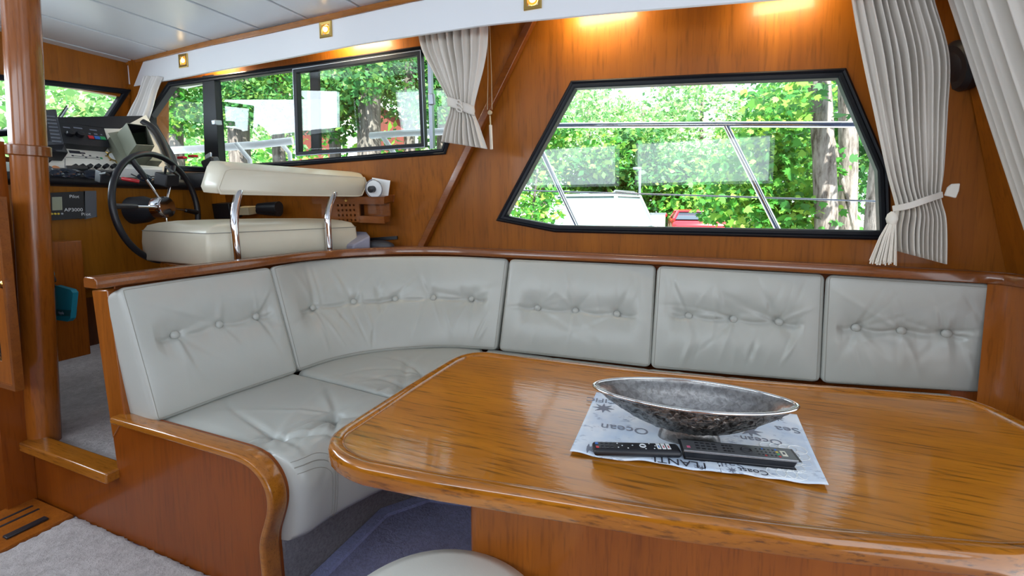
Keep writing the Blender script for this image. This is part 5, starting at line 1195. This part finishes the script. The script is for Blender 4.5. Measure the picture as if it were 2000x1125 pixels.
# red hut
hu = thing('hut', 'dark red boarded hut with white bargeboards behind the sliding sash', 'hut', grd(at_r(690, 300, 17)))
hc = at_r(690, 200, 17); hd = nrm((hc-CAM)*np.array([1, 1, 0])); hs_ = np.array([hd[1], -hd[0], 0]); W_ = 1.75; gz0 = GZ; ev = at_r(620, 222, 17)[2]; pk = at_r(690, 178, 17)[2]
hp_ = lambda s_, z, d_=0: np.array([hc[0], hc[1], 0])+hs_*s_+hd*d_+np.array([0, 0, z])
mk('wall', MB().prism([hp_(-W_, gz0), hp_(W_, gz0), hp_(W_, ev), hp_(0, pk), hp_(-W_, ev)], hd*4), M_hut, hu, smooth=False)
for sg in (-1, 1):
    mk('bargeboard', MB().prism([hp_(sg*(W_+.35), ev-.32, -.25), hp_(sg*(W_+.35), ev-.02, -.25), hp_(0, pk+.32, -.25), hp_(0, pk+.02, -.25)], hd*.12), M_hutw, hu, smooth=False)
    mk('roof', MB().prism([hp_(sg*(W_+.35), ev-.02, -.2), hp_(sg*(W_+.35), ev+.06, -.2), hp_(0, pk+.40, -.2), hp_(0, pk+.32, -.2)], hd*4.4), mat('grey_roof', (.30, .31, .30), .8), hu, smooth=False)
mk('door', MB().box(hp_(0, (gz0+ev)/2, -.03), (1.5, .06, ev-gz0-.1), np.stack([hs_, hd, [0, 0, 1]], 1)), M_hutw, hu)
# cars, lamp post, sign box
def car(name, label, base, yaw, L, Wd, H, paint, roofrails, belt=.56, glassm=M_carg):
    t = thing(name, label, 'car', base); M = rotz(yaw); q_ = lambda x, y, z: np.array(base)+M@np.array([x, y, z])
    def sect(x, w, z0, z1, r=.08): return [q_(x, -w/2+r, z0), q_(x, -w/2, z0+r), q_(x, -w/2, z1-r), q_(x, -w/2+r, z1), q_(x, w/2-r, z1), q_(x, w/2, z1-r), q_(x, w/2, z0+r), q_(x, w/2-r, z0)]
    bh = H*belt
    mk('body', MB().loft([sect(-L/2, Wd*.84, .38, bh*.86), sect(-L/2+.10, Wd*.95, .26, bh*.97), sect(-L*.3, Wd, .22, bh), sect(L*.22, Wd, .22, bh), sect(L/2-.25, Wd*.94, .24, bh*.82), sect(L/2, Wd*.80, .34, bh*.62)]), paint, t, bevel=.03, sharp=50)
    def cab(x, w, z): return [q_(x, -w/2, z), q_(x, w/2, z)]
    r = Wd*.76; xr0, xr1 = -L*.36, L*.02; xb0, xb1 = -L*.46, L*.20
    lo = [q_(xb0, -Wd*.45, bh), q_(xb0, Wd*.45, bh), q_(xb1, Wd*.45, bh), q_(xb1, -Wd*.45, bh)]; hi_ = [q_(xr0, -r/2, H-.04), q_(xr0, r/2, H-.04), q_(xr1, r/2, H-.04), q_(xr1, -r/2, H-.04)]
    mk('cabin_glass', MB().loft([lo, hi_]), glassm, t, bevel=.03)
    rp_ = [hi_[0]+M@np.array([-.06, -.03, 0]), hi_[1]+M@np.array([-.06, .03, 0]), hi_[2]+M@np.array([.06, .03, 0]), hi_[3]+M@np.array([.06, -.03, 0])]
    mk('roof', MB().loft([rp_, [p+np.array([0, 0, .035]) for p in rp_], [p*.8+np.mean(rp_, 0)*.2+np.array([0, 0, .07]) for p in rp_]]), paint, t, bevel=.02)
    for i in range(4): mk('pillar', MB().tube([lo[i], hi_[i]+np.array([0, 0, .02])], .045, 8), paint, t)
    for sx_ in (-.30, .31):
        for sy_ in (-1, 1): mk('wheel', MB().lathe([(.31, -.10), (.33, -.06), (.33, .06), (.31, .10), (.05, .09)], q_(sx_*L, sy_*(Wd/2-.10), .33), M@np.array([0, sy_, 0]), 24), M_rubber, t, sharp=30)
    for sy_ in (-1, 1):
        mk('tail_light', MB().box(q_(-L/2+.06, sy_*Wd*.40, bh*.84), (.06, .26, .12), M), M_red, t, bevel=.01)
        mk('mirror', MB().ell(q_(L*.13, sy_*(Wd/2+.10), bh+.08), (.07, .11, .08), 12), paint, t)
        if roofrails: mk('roof_rail', MB().tube([q_(xr0+.1, sy_*r*.44, H+.05), q_(xr0+.2, sy_*r*.44, H+.09), q_(xr1-.2, sy_*r*.44, H+.09), q_(xr1, sy_*r*.44, H+.04)], .02, 8), M_alu, t)
    mk('number_plate', MB().box(q_(-L/2-.005, 0, bh*.62), (.02, .50, .11), M), M_white, t)
cb_ = D(1185, 400, 11.5); car('car', 'white estate car with roof rails parked beyond the guard rail', (cb_[0], cb_[1]+.6, GZ+.02), R(80), 4.7, 1.9, 1.80, M_carw, True)
cb_ = D(1362, 420, 15.5); car('car', 'red hatchback parked right of the street lamp', (cb_[0], cb_[1]+.8, GZ+.0), R(95), 4.2, 1.78, 1.42, M_carr, False, .82, mat('dark_rear_window', (.05, .07, .10), .1))
lb = D(1249, 430, 14.0)
lm = thing('street_lamp', 'slim grey street lamp post between the white and red cars', 'street lamp', grd(lb))
lt = D(1250, 330, 14.0); mk('post', MB().tube([grd(lb), lt], .038, 10), M_alu, lm); mk('head', MB().box(lt+np.array([-.08, 0, .02]), (.24, .14, .07)), M_alu, lm, bevel=.02)
sb_ = D(1285, 428, 13.0); sg = thing('utility_box', 'small pale utility box beside the red car', 'box', grd(sb_)); mk('cabinet', MB().box((sb_[0], sb_[1], (GZ+sb_[2]+.14)/2), (.36, .25, sb_[2]+.14-GZ)), M_hutw, sg, bevel=.01); mk('lid', MB().box((sb_[0], sb_[1], sb_[2]+.15), (.40, .29, .04)), M_alu, sg)
# windshield wiper
wp = thing('wiper', 'thin windshield wiper arm above the dashboard', 'wiper', WS.at(115, 238, -.05)); mk('arm', MB().tube([WS.at(113, 240, -.05), WS.at(132, 210, -.05)], .006, 8), M_alu, wp); mk('blade', MB().tube([WS.at(108, 238, -.06), WS.at(131, 206, -.06)], .004, 6), M_black, wp)
